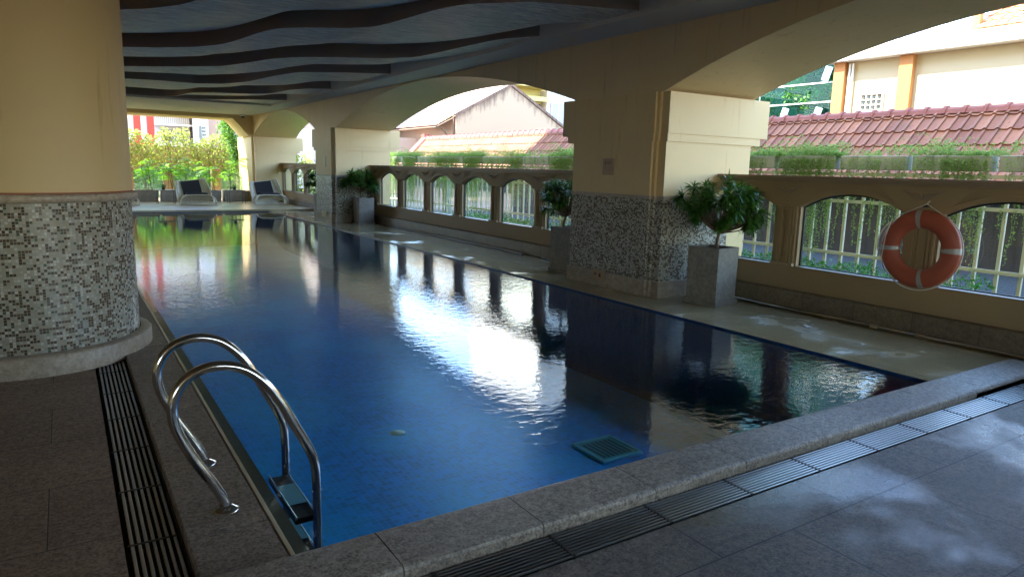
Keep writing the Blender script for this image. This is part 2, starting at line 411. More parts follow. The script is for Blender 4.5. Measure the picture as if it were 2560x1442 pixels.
# right deck, far deck, dark near deck and left deck
b = MB(); b.box(PX1, 7.3, 2.20, PY1, -1.0, 0, bev=.004); b.build('pool_deck', DECKR, kind='structure')
b = MB(); b.box(-5, 7.3, PY1, 30.2, -1.0, .045, bev=.012); b.build('far_pool_deck', DECKF, kind='structure')
b = MB(); b.box(-6, 7.3, -7, 2.0, -1.0, -.035); b.build('near_deck_paving', DECKN, kind='structure')
b = MB(); b.box(-6, .10, 2.003, PY1-.002, -1.0, -.035); b.build('left_deck_paving', DECKL, kind='structure')
# pool basin
D = -1.05
b = MB()
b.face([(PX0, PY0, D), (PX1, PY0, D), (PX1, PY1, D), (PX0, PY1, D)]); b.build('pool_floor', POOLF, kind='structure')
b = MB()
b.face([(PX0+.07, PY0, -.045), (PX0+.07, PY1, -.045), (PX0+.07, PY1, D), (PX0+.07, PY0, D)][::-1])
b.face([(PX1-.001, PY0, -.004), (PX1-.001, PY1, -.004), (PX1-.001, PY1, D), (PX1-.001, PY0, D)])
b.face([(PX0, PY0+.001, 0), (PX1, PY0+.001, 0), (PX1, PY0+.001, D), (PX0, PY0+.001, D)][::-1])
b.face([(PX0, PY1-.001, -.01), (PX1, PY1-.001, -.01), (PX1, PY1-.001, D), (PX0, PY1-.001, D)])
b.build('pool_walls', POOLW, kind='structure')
b = MB(); b.box(.64, PX0+.068, PY0, PY1, -1.0, -.035)
b.build('overflow_ledge', LEDGE, kind='structure')
b = MB(); b.box(.640, .658, PY0, PY1, -.034, .0015, bev=.002); b.build('pool_edge_trim', STRIP, kind='structure')
b = MB(); b.face([(.659, PY0, ZW), (PX1-.002, PY0, ZW), (PX1-.002, PY1-.002, ZW), (.659, PY1-.002, ZW)])
b.build('pool_water', WATER, kind='structure')
# copings: slabs with joints
b = MB()
ys = [2.2, 2.86, 4.52, 6.18, 7.84, 9.5, 11.16, 12.82, 14.48, 16.14, 17.8, 19.46, 21.1, PY1-.004]
for a, c in zip(ys[:-1], ys[1:]):
    b.box(.312, .638, a+.003, c-.003, -.9, 0, bev=.008)
b.build('left_coping', COPED, kind='structure')
b = MB()
def slab(x0, x1):   # rounded inner lip
    pr = [(2.20, -.9), (2.20, .006), (2.206, .018), (2.218, .024), (2.46, .024), (2.49, .021), (2.513, .010), (2.523, -.008), (2.523, -.9)]
    rows = [[(x, y, z) for (y, z) in pr] for x in (x0, x1)]
    b.grid(rows, smooth=False)
    b.face([(x0, y, z) for y, z in pr]); b.face([(x1, y, z) for y, z in pr][::-1])
xs = [.315, .97, 1.61, 2.26, 2.91, 3.57, 4.23, 4.88, 5.53, 6.18, 6.66]
for a, c in zip(xs[:-1], xs[1:]): slab(a+.0025, c-.0025)
b.build('near_coping', COPE, kind='structure')
# drain channels (troughs)
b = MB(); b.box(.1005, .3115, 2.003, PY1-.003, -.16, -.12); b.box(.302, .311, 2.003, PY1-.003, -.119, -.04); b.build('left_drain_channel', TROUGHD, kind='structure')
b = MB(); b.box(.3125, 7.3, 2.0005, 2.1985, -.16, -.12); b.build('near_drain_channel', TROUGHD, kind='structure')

# grate panels
def grate(n, lng, wid, pitch, barw):
    t = thing('drain_grate', 'x', 'drain grate', (0, 0, 0))
    s = MB(); k = int(wid/pitch)
    for i in range(k):
        y = -wid/2+pitch*(i+.5)
        s.box(.006, lng-.006, y-barw/2, y+barw/2, -.008, 0, bev=.002)
    s.build('slat', STEELB, t, kind='stuff') if False else s.build('slats', STEELB, t)
    for a, e in ((0, .006), (lng-.006, lng)):
        c = MB(); c.box(a, e, -wid/2, wid/2, -.024, .0015); c.build('end_bar', STEELD, t)
    return t
g0 = grate('g', .5445, .185, .0205, .0105)
ORD = ['first', 'second', 'third', 'fourth', 'fifth', 'sixth', 'seventh', 'eighth', 'ninth', 'tenth', 'eleventh', 'twelfth', 'thirteenth', 'fourteenth', 'fifteenth', 'sixteenth']; kk_ = 0
LBN = 'metal slatted drain grate panel set in the channel along the near coping'
first = True
x = .54
while x < 6.8:
    o = g0 if first else dup(g0, (x, 2.10, -.030))
    g0.location = (.54, 2.10, -.030); o['label'] = 'slatted metal grate panel outside the near coping, '+ORD[kk_]+' from the bottom edge rightwards'; o['group'] = 'grate panels along the near coping'; first = False; kk_ += 1
    x += .545
GRL = g0['group']
g1 = grate('g', .5445, .185, .026, .013)
y = 2.44; k = 0
LBL = 'metal slatted drain grate panel set in the channel between the left coping and the brown paving'
for k in range(7):
    yy = 2.445+.5385*k
    o = g1 if k == 0 else dup(g1, (0, 0, 0))
    o.location = (.205, yy, -.036); o.rotation_euler = (0, 0, PI/2); o.scale = (.9885, 1, 1)
    o['label'] = 'slatted metal grate panel beside the left coping, '+ORD[6-k]+' in front of the round column'; o['group'] = 'grate panels along the left coping'

# side and back walls, upper floors
b = MB(); b.box(-5.3, -5, -2.0, 30, -1, 3.6); b.box(-5.3, -5, -7, -2.001, -1, .8); b.build('wall_left', CREAM2, kind='structure')  # unseen wall; near end kept low to let fill light in
b = MB(); b.box(2.2, 7.4, -7.3, -7, -1, .9); b.box(-5.3, 2.199, -7.3, -7, -1, 3.6); b.build('wall_back', CREAM2, kind='structure')  # unseen wall; right part left open above to light the pillar fronts
b = MB(); b.box(-12, 7.7, -22, 28.4, 3.72, 19.); b.build('upper_floors', CREAM2, kind='structure')

# ceiling border with the coffer cut out
ZC = 3.15; CX0, CX1, CY0, CY1 = -2.2, 5.35, -3.2, 21.75
b = MB()
def slabc(x0, x1, y0, y1): b.box(x0, x1, y0, y1, ZC, 3.70)
slabc(CX1, 5.925, -6.99, 26.8); slabc(-4.99, CX0, -6.99, 26.8); slabc(CX0+.0005, CX1-.0005, CY1, 26.799); slabc(CX0+.0005, CX1-.0005, -6.99, CY0)
b.build('ceiling', CEILB, kind='structure')
# wavy ceiling: smooth shelves that rise and end in dark risers
Aw = [(-2.2, 13.6), (0, 13.0), (.89, 12.73), (1.37, 12.38), (1.83, 11.92), (2.13, 11.35), (2.26, 10.67), (2.34, 9.92), (2.48, 9.52), (2.76, 9.23), (3.15, 8.96), (3.41, 8.65), (3.53, 8.06), (3.54, 7.55), (3.60, 7.17), (3.72, 6.83), (4.2, 6.3), (5.35, 5.9)]
Bw = [(-2.2, 15.9), (0, 15.6), (1.1, 15.26), (1.62, 14.85), (2.19, 14.33), (2.59, 13.85), (2.89, 12.99), (3.05, 12.37), (3.37, 11.83), (3.85, 11.4), (4.49, 11.01), (4.88, 10.5), (4.93, 9.94), (4.96, 9.32), (4.98, 8.76), (5.05, 8.33), (5.35, 7.75)]
Cw = [(-2.2, 18.5), (0, 18.0), (1.25, 17.57), (1.87, 17.38), (2.64, 17.40), (3.16, 17.01), (3.52, 16.09), (3.66, 14.8), (3.9, 13.73), (4.62, 13.16), (5.35, 12.7)]
Dw = [(-2.2, 20.4), (0, 20.8), (1.6, 21.6), (2.45, 21.55), (2.74, 21.1), (2.86, 19.85), (3.36, 19.34), (4.18, 18.93), (4.55, 18.38), (4.62, 17.24), (4.9, 16.52), (5.35, 16.2)]
Ew = [(-2.2, 21.74), (3.3, 21.74), (3.66, 21.55), (4.53, 20.56), (5.35, 20.0)]
Zw = [(-2.2, 11.4), (-.5, 10.8), (.3, 10.1), (.70, 9.61), (.96, 9.34), (1.25, 8.85), (1.5, 8.0), (1.7, 7.3), (2.1, 6.7), (2.7, 6.3), (3.0, 5.6), (3.1, 4.7), (3.5, 4.1), (4.4, 3.8), (5.35, 3.6)]
Yw = [(a, c-3.3-.25*math.sin(a)) for a, c in Zw]; Xw = [(a, c-6.6) for a, c in Zw]; Vw = [(a, max(CY0+.02, c-9.6)) for a, c in Aw]
def wfun(pts, N=4000):
    xs = np.linspace(-2.2, 5.35, N); y = np.interp(xs, [p[0] for p in pts], [p[1] for p in pts])
    k = 130; kern = np.hanning(k); kern /= kern.sum()
    yp = np.concatenate([np.full(k, y[0]), y, np.full(k, y[-1])]); return xs, np.convolve(yp, kern, 'same')[k:-k]
curves = [wfun(c) for c in (Vw, Xw, Yw, Zw, Aw, Bw, Cw, Dw, Ew)]
XN = np.linspace(-2.199, 5.349, 190)
C_ = [np.full(len(XN), CY0+.003)] + [np.interp(XN, xs, y) for xs, y in curves] + [np.full(len(XN), CY1-.003)]
for i in range(1, len(C_)): C_[i] = np.maximum(C_[i], C_[i-1]+.02) if i < len(C_)-1 else C_[i]
for i in range(len(C_)-2, 0, -1): C_[i] = np.minimum(C_[i], C_[i+1]-.004)
ZL, ZH = 3.205, 3.42
sb = MB(); rb = MB()
prof = [0, .15, .3, .45, .58, .7, .8, .88, .94, 1.]
for i in range(len(C_)-1):
    a, c = C_[i], C_[i+1]; last = i == len(C_)-2
    rows = []
    for t in prof:
        rows.append([(XN[k], a[k]+(c[k]-a[k])*t, ZL + (0 if last else (ZH-ZL)*min(1, (c[k]-a[k])/1.2)*(max(0, (t-.25)/.75)**2))) for k in range(len(XN))])
    sb.grid(rows, smooth=True)
    if not last:
        top = [(XN[k], c[k]+.0006, ZH+.01) for k in range(len(XN))]; bot = [(XN[k], c[k]+.0006, ZL-.0008) for k in range(len(XN))]
        bk = [(XN[k], c[k]+.012, ZL-.0008) for k in range(len(XN))]; tk = [(XN[k], c[k]+.012, ZH+.01) for k in range(len(XN))]
        rb.grid([top, bot], smooth=True)
ob = sb.build('wavy_ceiling', WAVEM, kind='structure')
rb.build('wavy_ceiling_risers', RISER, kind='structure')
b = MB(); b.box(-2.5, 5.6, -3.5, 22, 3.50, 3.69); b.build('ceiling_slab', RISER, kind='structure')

# small ceiling fittings
def downlight(x, y, z, label):
    t = thing('downlight', label, 'ceiling light', (x, y, z), 'recessed downlights in the ceiling')
    s = MB(); s.lathe([(.05, 0), (.062, -.004), (.066, 0)], (x, y, z), 20); s.build('trim_ring', CEILB, t)
    s = MB(); s.lathe([(.0, -.001), (.05, -.001)], (x, y, z), 20); s.build('lens', STEELD, t)
for (x, y, lb) in ((2.6, 23.4, 'small dark downlight in the ceiling border near the far left corner'), (3.9, 23.6, 'small dark downlight in the far ceiling border, middle one of three'), (5.0, 23.7, 'small dark downlight in the ceiling border closest to the far pillar')):
    downlight(x, y, ZC-.001, lb)
t = thing('security_camera', 'small white dome security camera under the ceiling beside the far beam', 'camera', (5.50, 26.4, ZC))
s = MB(); s.lathe([(0, 0), (.10, 0), (.10, -.045), (.085, -.06), (.0, -.06)], (5.5, 26.4, ZC-.001), 20); s.build('housing', WHITE, t)
s = MB(); s.lathe([(.07, -.061), (.06, -.10), (.035, -.125), (0, -.13)], (5.5, 26.4, ZC-.001), 18); s.build('dome', DARKG, t)

# ------------------------------------------------------------------ arch beams (segmental arches)
def arch_beam(y0, y1, ya, yb, rise, label):
    # solid over pillars y0..ya and yb..y1, arch ya..yb
    t = MB(); X0, X1 = 5.93, 7.48; Zt = 3.715; Zs = 2.424
    N = 40; pts = []
    if ya > y0: pts.append((y0, Zs))
    for i in range(N+1):
        y = ya+(yb-ya)*i/N; h = (yb-ya)/2; Rr = (h*h+rise*rise)/(2*rise)
        z = Zs+math.sqrt(max(0, Rr*Rr-(y-(ya+yb)/2)**2))-(Rr-rise); pts.append((y, z))
    if y1 > yb: pts.append((y1, Zs))
    lo0 = [(X0, y, z) for y, z in pts]; lo1 = [(X1, y, z) for y, z in pts]
    for i in range(len(pts)-1):
        (ya_, za), (yb_, zb) = pts[i], pts[i+1]
        t.face([(X0, ya_, za), (X0, ya_, Zt), (X0, yb_, Zt), (X0, yb_, zb)])
        t.face([(X1, ya_, za), (X1, yb_, zb), (X1, yb_, Zt), (X1, ya_, Zt)])
    t.grid([lo0, lo1], smooth=False)
    t.face([(X0, y0, pts[0][1]), (X1, y0, pts[0][1]), (X1, y0, Zt), (X0, y0, Zt)]); t.face([(X0, y1, pts[-1][1]), (X0, y1, Zt), (X1, y1, Zt), (X1, y1, pts[-1][1])])
    o = t.build('arched_beam', CREAM2, None, org=(6.7, (y0+y1)/2, Zs), label=label, category='arch', group='arched beams along the balustrade')
arch_beam(-8.0, 6.9, -1.45, 6.05, .70, 'cream arched beam over the nearest opening, at the upper right')
arch_beam(6.903, 18.6, 7.70, 17.65, .70, 'cream arched beam over the middle opening where the gable house shows')
arch_beam(18.603, 28.4, 19.35, 26.85, .70, 'cream arched beam over the farthest and smallest opening on the right')
# far cross beam with chamfered haunch
s = MB()
prof = [(-5, 3.02), (5.24, 3.02), (5.40, 2.86), (5.60, 2.62), (5.76, 2.424), (5.928, 2.424), (5.928, 3.715), (-5, 3.715)]
ya, yb = 26.802, 28.4
s.face([(x, ya, z) for x, z in prof]); s.face([(x, yb, z) for x, z in prof][::-1])
for (xa, za), (xb, zb) in zip(prof, prof[1:]+prof[:1]): s.face([(xa, ya, za), (xa, yb, za), (xb, yb, zb), (xb, ya, zb)])
s.build('cross_beam', CREAM, None, org=(0, 27.6, 3.02), label='straight cream cross beam with sloping end over the far opening behind the loungers', category='beam')

# ------------------------------------------------------------------ pillars
def notched(b, x0, x1, y0, y1, z0, z1, n=.065, ny=.17, m=None):
    # plan with a stepped front-left corner
    p = [(x0+n, y0), (x1, y0), (x1, y1), (x0, y1), (x0, y0+ny), (x0+n*.45, y0+ny), (x0+n*.45, y0+ny*.72), (x0+n, y0+ny*.72)]
    for (xa, ya), (xb, yb) in zip(p, p[1:]+p[:1]): b.face([(xa, ya, z0), (xb, yb, z0), (xb, yb, z1), (xa, ya, z1)], m=m)
    b.face([(x, y, z1) for x, y in p], m=m); b.face([(x, y, z0) for x, y in p][::-1], m=m)
def pillar(y0, y1, cap, label, mos=7.12, tiled=True, XR=7.46):
    t = thing('pillar', label, 'pillar', (6.7, (y0+y1)/2, 0), 'square pillars beside the pool')
    X0 = 5.90
    b = MB(); notched(b, X0, XR, y0, y1, 1.22, 1.86); b.build('shaft', CREAM, t)
    b = MB(); notched(b, X0-.003, XR+.15, y0-.018, y1+cap*.55, 1.86, 1.952); b.build('fillet', CREAM, t)
    b = MB(); notched(b, X0-.008, XR+.27, y0-.03, y1+cap, 1.952, 2.424); b.build('capital', CREAM, t)
    if tiled:
        b = MB(); notched(b, X0-.012, mos+.01, y0-.022, y1+.01, 1.175, 1.2195); b.box(mos+.011, XR, y0, y1, 0, 1.2195, m=None); b.build('stone_band', BASESTONE, t) if False else None
        b2 = MB(); notched(b2, X0-.012, mos+.01, y0-.022, y1+.01, 1.175, 1.2195); b2.build('stone_band', BASESTONE, t)
        b2 = MB(); notched(b2, X0, mos, y0, y1, .195, 1.1745); b2.build('mosaic_panel', MOSAIC, t)
        b2 = MB(); notched(b2, X0-.028, mos+.015, y0-.03, y1+.02, .0005, .1945); b2.build('plinth', BASESTONE, t)
        b2 = MB(); b2.box(mos+.017, XR, y0+.01, y1-.01, -.05, 1.219); b2.build('outer_shaft', CREAM, t)
    else:
        b2 = MB(); notched(b2, X0, XR, y0, y1, .002, 1.2195); b2.build('lower_shaft', CREAM, t)
    return t
P2 = pillar(6.0, 7.68, .25, 'nearest cream pillar with mosaic base, between the middle and right openings')
P1 = pillar(17.8, 19.3, .28, 'middle cream pillar with mosaic base at the far end of the middle opening')
P0 = pillar(26.85, 29.3, .1, 'farthest plain cream pillar beside the loungers, carrying the cross beam', tiled=False)
P3 = pillar(-3.2, -1.5, .25, 'cream pillar out of view past the right edge of the picture')
bpy.data.objects.remove(P3.children[0]) if False else None
def plaque(t, y, z, w, h, name='plaque', m=PLAQ, marks=True):
    b = MB(); b.box(5.885, 5.8985, y-w/2, y+w/2, z-h/2, z+h/2, bev=.003); o = b.build(name, m, t)
    if marks:
        b = MB()
        for k in range(4):
            yy = y+w*.28-k*w*.17; b.box(5.883, 5.8848, yy-.008, yy+.004, z+h*(.12+.05*(k % 2)), z+h*.30)
        b.build('marking', STEELD, o)
plaque(P2, 6.93, 1.555, .21, .21)
b = MB(); b.box(5.862, 5.871, 6.86, 7.13, .085, .215); o = b.build('depth_marker', PLAQ, P2)
b = MB(); b.box(5.8605, 5.8618, 7.05, 7.08, .14, .17); b.box(5.8605, 5.8618, 6.95, 6.99, .12, .17); b.build('marking', STEELD, o)
plaque(P1, 18.5, 1.56, .2, .26, 'switch_plate', STRIP, False)
b = MB(); b.box(5.862, 5.871, 18.35, 18.75, .10, .25); b.build('depth_marker', STRIP, P1)

# big round column on the left
CC = (-.3, 6.58)
t = thing('round_column', 'massive round cream column with mosaic base at the left edge', 'column', (CC[0], CC[1], 0))
s = MB(); s.lathe([(.775, 1.245), (.773, 1.27), (.773, 3.16)], (CC[0], CC[1], 0), 96); s.build('shaft', CREAM, t)
s = MB(); s.lathe([(.776, 1.2555), (.779, 1.246), (.776, 1.2445)], (CC[0], CC[1], 0), 96); s.build('red_line', m_plain('brick_red_line', (.34, .10, .05), .5), t)
s = MB(); s.lathe([(.765, 1.185), (.80, 1.185), (.81, 1.192), (.81, 1.235), (.80, 1.244), (.76, 1.244)], (CC[0], CC[1], 0), 96); s.build('stone_band', BASESTONE, t)
s = MB(); s.lathe([(.762, .115), (.762, 1.1848)], (CC[0], CC[1], 0), 96, uvr=.764); s.build('mosaic_panel', MOSAIC, t)
s = MB(); s.lathe([(.85, -.034), (.85, .105), (.84, .118), (.77, .122)], (CC[0], CC[1], 0), 96); s.build('plinth', BASESTONE, t)

# ------------------------------------------------------------------ balustrade with arched windows
XA, XB = 6.95, 7.04
WW = 1.17
def wz(t, w=1.17, zs=1.155, rise=.165):   # window head height at offset t from the centre
    h = w/2; Rr = (h*h+rise*rise)/(2*rise); return zs+math.sqrt(max(0, Rr*Rr-t*t))-(Rr-rise)
def balustrade(y0, y1, cens, label):
    t = thing('balustrade', label, 'balustrade', (7.1, (y0+y1)/2, 0), 'arcaded balustrade sections between the pillars')
    W = WW; H = W/2
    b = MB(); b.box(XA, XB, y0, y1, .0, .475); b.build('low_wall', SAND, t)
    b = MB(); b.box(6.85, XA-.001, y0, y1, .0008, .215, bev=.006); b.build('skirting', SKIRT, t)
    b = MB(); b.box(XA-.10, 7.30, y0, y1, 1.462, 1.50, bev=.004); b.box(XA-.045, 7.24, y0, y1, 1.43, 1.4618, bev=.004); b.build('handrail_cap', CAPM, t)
    # head with arched cut-outs
    ev = []
    yy = y0
    b = MB()
    cs = [c for c in sorted(cens) if c+H > y0+.02 and c-H < y1-.02]
    N = 16
    pts = [(y0, .476 if False else None)]
    segs = []; cur = y0
    for c in cs:
        a = max(y0, c-H); e = min(y1, c+H)
        if a > cur: segs.append(('post', cur, a))
        segs.append(('win', a, e, c)); cur = e
    if cur < y1: segs.append(('post', cur, y1))
    for sg in segs:
        if sg[0] == 'post':
            _, a, e = sg
            b.face([(XA, a, .476), (XA, a, 1.43), (XA, e, 1.43), (XA, e, .476)]); b.face([(XB, a, .476), (XB, e, .476), (XB, e, 1.43), (XB, a, 1.43)])
        else:
            _, a, e, c = sg
            ks = [a+(e-a)*i/N for i in range(N+1)]
            for p, q in zip(ks[:-1], ks[1:]):
                zp, zq = wz(p-c), wz(q-c)
                b.face([(XA, p, zp), (XA, p, 1.43), (XA, q, 1.43), (XA, q, zq)]); b.face([(XB, p, zp), (XB, q, zq), (XB, q, 1.43), (XB, p, 1.43)])
            b.grid([[(XA, k, wz(k-c)) for k in ks], [(XB, k, wz(k-c)) for k in ks]], smooth=False)
            if a > y0: b.face([(XA, a, .476), (XB, a, .476), (XB, a, wz(a-c)), (XA, a, wz(a-c))])
            if e < y1: b.face([(XA, e, .476), (XA, e, wz(e-c)), (XB, e, wz(e-c)), (XB, e, .476)])
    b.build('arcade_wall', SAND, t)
    for sg in segs:
        if sg[0] == 'win':
            _, a, e, c = sg
            # stepped archivolt moulding
            b = MB()
            for off, th, px in ((.0, .05, .028), (.05, .035, .016)):
                ks = [a+(e-a)*i/N for i in range(N+1)]
                lo = [(XA-px, k, wz(k-c)+off+.004) for k in ks]; hi = [(XA-px, k, wz(k-c)+off+th) for k in ks]
                bk = [(XA, k, wz(k-c)+off+.004) for k in ks]; bh = [(XA, k, wz(k-c)+off+th) for k in ks]
                b.grid([bk, lo, hi, bh], smooth=False)
            b.build('archivolt', SAND, t)
            # sloping sill, frame, pane
            b = MB(); b.face([(XA-.02, a, .474), (XA-.02, e, .474), (XA-.02, e, .486), (XA-.02, a, .486)][::-1]); b.face([(XA-.02, a, .486), (XA-.02, e, .486), (XA+.055, e, .491), (XA+.055, a, .491)]); b.build('sill', CAPM, t)
            b = MB(); xf0, xf1 = XA+.055, XA+.077; fw = .018
            b.box(xf0, xf1, a, e, .478, .478+.022); b.box(xf0, xf1, a+.0008, a+fw, .5005, wz(a+.001-c)-.0) if a > y0 else None
            if e < y1: b.box(xf0, xf1, e-fw, e-.0008, .5005, wz(e-.001-c))
            ks = [a+(e-a)*i/N for i in range(N+1)]
            lo = [(xf0, k, wz(k-c)-fw) for k in ks]; hi = [(xf0, k, wz(k-c)-.001) for k in ks]; bk = [(xf1, k, wz(k-c)-fw) for k in ks]
            b.grid([hi, lo, bk], smooth=False)
            fo = b.build('window_frame', FRAME, t)
            b = MB(); xx = XA+.067; pp = [(xx, a+.004, .49), (xx, e-.004, .49)]+[(xx, min(max(k, a+.004), e-.004), wz(k-c)-.004) for k in ks[::-1]]
            b.face(pp); b.build('pane', WGLASS, fo)
        else:
            _, a, e = sg
            m = (a+e)/2; wd = e-a
            if wd < .3: continue
            # pilaster with flutes and a recessed panel, base and bracket
            b = MB()
            b.box(XA-.022, XA-.0005, a+.03, a+.055, .52, 1.16, bev=.003); b.box(XA-.034, XA-.0005, a+.064, a+.088, .52, 1.16, bev=.003); b.box(XA-.045, XA-.0005, a+.097, a+.121, .52, 1.16, bev=.003)
            b.box(XA-.022, XA-.0005, e-.055, e-.03, .52, 1.16, bev=.003); b.box(XA-.034, XA-.0005, e-.088, e-.064, .52, 1.16, bev=.003); b.box(XA-.045, XA-.0005, e-.121, e-.097, .52, 1.16, bev=.003)
            b.box(XA-.03, XA-.0005, m-.042, m-.028, .56, 1.12); b.box(XA-.03, XA-.0005, m+.028, m+.042, .56, 1.12); b.box(XA-.03, XA-.0005, m-.0275, m+.0275, 1.10, 1.12); b.box(XA-.03, XA-.0005, m-.0275, m+.0275, .56, .58)
            b.box(XA-.055, XA-.0005, a+.02, e-.02, .477, .519, bev=.006)
            b.build('pilaster', SAND, t)
            b = MB()   # flared bracket
            for i in range(6):
                z0 = 1.165+i*.043; z1 = z0+.043
                w0 = .5*wd*(.80+.16*i); w1 = .5*wd*(.80+.16*(i+1))
                x0_ = XA-.03-.004*i; x1_ = XA-.03-.004*(i+1)
                q = [(x0_, m-w0, z0), (x0_, m+w0, z0), (x1_, m+w1, z1), (x1_, m-w1, z1)]
                w0 = min(w0, .5*wd+.02+.05*i); w1 = min(w1, .5*wd+.02+.05*(i+1))
                def hwz(z):
                    h = WW/2; rr_ = (h*h+.165*.165)/.33; k = z-1.155+(rr_-.165)
                    tt = math.sqrt(max(0, rr_*rr_-k*k)) if k < rr_ else 0
                    return .75-tt-.012
                w0 = min(.5*wd+.045*i+.01, hwz(z0)); w1 = min(.5*wd+.045*(i+1)+.01, hwz(z1))
                b.face([(x0_, m-w0, z0), (x1_, m-w1, z1), (x1_, m+w1, z1), (x0_, m+w0, z0)])
            b.build('bracket', SAND, t)
            b = MB()   # carved leaf ornament: recessed drooping fan
            for k in range(-3, 4):
                ang = k*.36; L = .20 if k else .1
                p0 = Vector((XA-.062, m, 1.33)); 
                y1_ = m+math.sin(ang)*.17*(1.25); z1_ = 1.385-abs(k)*.0015-(.07*(1-abs(k)/3.))
                b.tube([(XA-.058, m+k*.012, 1.30), (XA-.066, m+k*.035, 1.335+abs(k)*.004), (XA-.062, m+k*.062, 1.36+abs(k)*.007)], [.006, .013, .004], 6)
            b.box(XA-.068, XA-.05, m-.21, m+.21, 1.385, 1.398)
            b.build('leaf_ornament', CAPM, t)
    return t
balustrade(-1.5, 5.978, [5.75-1.5*k for k in range(6)], 'balustrade with arched windows under the nearest opening, holding the lifebuoy')
balustrade(7.702, 17.775, [12.2+1.5*k for k in range(-3, 4)], 'balustrade with arched windows under the middle opening, facing the vine fence')
balustrade(19.322, 26.845, [20.2+1.5*k for k in range(0, 5)], 'short balustrade with narrow arched windows under the farthest opening')

# ------------------------------------------------------------------ pool ladder
def bez(P, n=6):
    # Catmull-Rom through points
    P = [Vector(p) for p in P]; Q = [P[0]*2-P[1]]+P+[P[-1]*2-P[-2]]; out = []
    for i in range(1, len(Q)-2):
        for k in range(n):
            t = k/n; a, b_, c, d = Q[i-1], Q[i], Q[i+1], Q[i+2]
            out.append(.5*((2*b_)+(c-a)*t+(2*a-5*b_+4*c-d)*t*t+(3*b_-a-3*c+d)*t**3))
    out.append(P[-1]); return out
t = thing('pool_ladder', 'polished steel pool ladder with two curved handrails at the near left corner', 'pool ladder', (.5, 3.3, 0))
for y in (3.04, 3.59):
    path = [(.50, 0.0), (.485, .06), (.44, .15), (.37, .28), (.315, .42), (.318, .53), (.375, .615), (.47, .65), (.58, .63), (.67, .56), (.74, .46), (.81, .32), (.868, .20), (.893, .12), (.898, .02), (.898, -.2), (.898, -.75)]
    s = MB(); s.tube(bez([(x, y, z) for x, z in path], 7), .0215, 18); s.build('handrail', STEEL, t)
    s = MB(); s.lathe([(.0225, .022), (.028, .018), (.035, .012), (.052, .006), (.054, .0005)], (.50, y, 0), 28); s.build('flange', STEEL, t)
    s = MB(); s.tube([(.872, y, -.01+.0), (.926, y, -.01)], .004, 6); s.build('bolt', STEEL, t)
for z in (-.14, -.33, -.52):
    s = MB(); s.box(.80, .90, 3.062, 3.568, z-.03, z, bev=.004)
    for k in range(3): s.box(.815+.03*k, .825+.03*k, 3.20, 3.43, z+.0005, z+.004)
    o = s.build('step', STEELD, t)
    s = MB(); s.box(.806, .894, 3.20, 3.43, z+.0045, z+.008); s.build('tread', TREAD, o)
    s = MB(); s.tube([(.805, 3.055, z+.006), (.805, 3.575, z+.006)], .006, 6); s.tube([(.90, 3.10, z+.006), (.90, 3.53, z+.006)], .004, 6); s.build('edge_strip', STEEL, o)
t = thing('floor_drain', 'square teal drain cover on the pool floor near the front coping', 'drain cover', (4.07, 4.62, D))
s = MB(); s.box(3.87, 4.27, 4.42, 4.82, D+.002, D+.02); s.build('cover', TEALP, t)
s = MB()
for k in range(7): s.box(3.905+.05*k, 3.93+.05*k, 4.46, 4.78, D+.0205, D+.024)
s.build('slots', m_plain('drain_slots', (.01, .12, .13), .5), t)
s = MB()
for (a, b_, c, d) in ((3.84, 4.30, 4.385, 4.418), (3.84, 4.30, 4.822, 4.855), (3.835, 3.868, 4.4185, 4.8215), (4.272, 4.305, 4.4185, 4.8215)): s.box(a, b_, c, d, D+.002, D+.03, bev=.004)
s.build('rim', m_plain('pale_teal_rim', (.10, .62, .62), .4), t)
s = MB(); s.lathe([(0, .006), (.06, .006), (.075, 0)], (2.56, 5.95, D+.002), 20)
o = s.build('floor_disc', DISCM, None, org=(2.56, 5.95, D), label='small round pale disc on the blue pool floor', category='pool fitting')  # plain pale yellow-green disc lying on the pool floor
t = thing('wall_pipe', 'stainless pipe lying along the foot of the near balustrade', 'pipe', (6.8, 4, .02))
s = MB(); s.tube([(6.775, 5.92, .022), (6.79, 2.2, .022)], .021, 14); s.build('tube', STEEL, t)
s = MB(); s.tube([(6.783, 3.80, .022), (6.784, 3.72, .022)], .0235, 14); s.build('joint_sleeve', CAPM, t)
s = MB(); s.tube([(6.785, 3.36, .022), (6.785, 3.26, .022)], .0235, 14); s.build('joint_sleeve', CAPM, t)
s = MB(); s.tube([(6.775, 7.80, .016), (6.775, 9.6, .016)], .016, 10); s.tube([(6.775, 10.2, .016), (6.775, 15.8, .016)], .016, 10)
s.build('floor_pipe', m_plain('blue_grey_pipe', (.35, .38, .45), .3), None, org=(6.775, 12, 0), label='thin blue grey pipe along the foot of the middle balustrade', category='pipe')

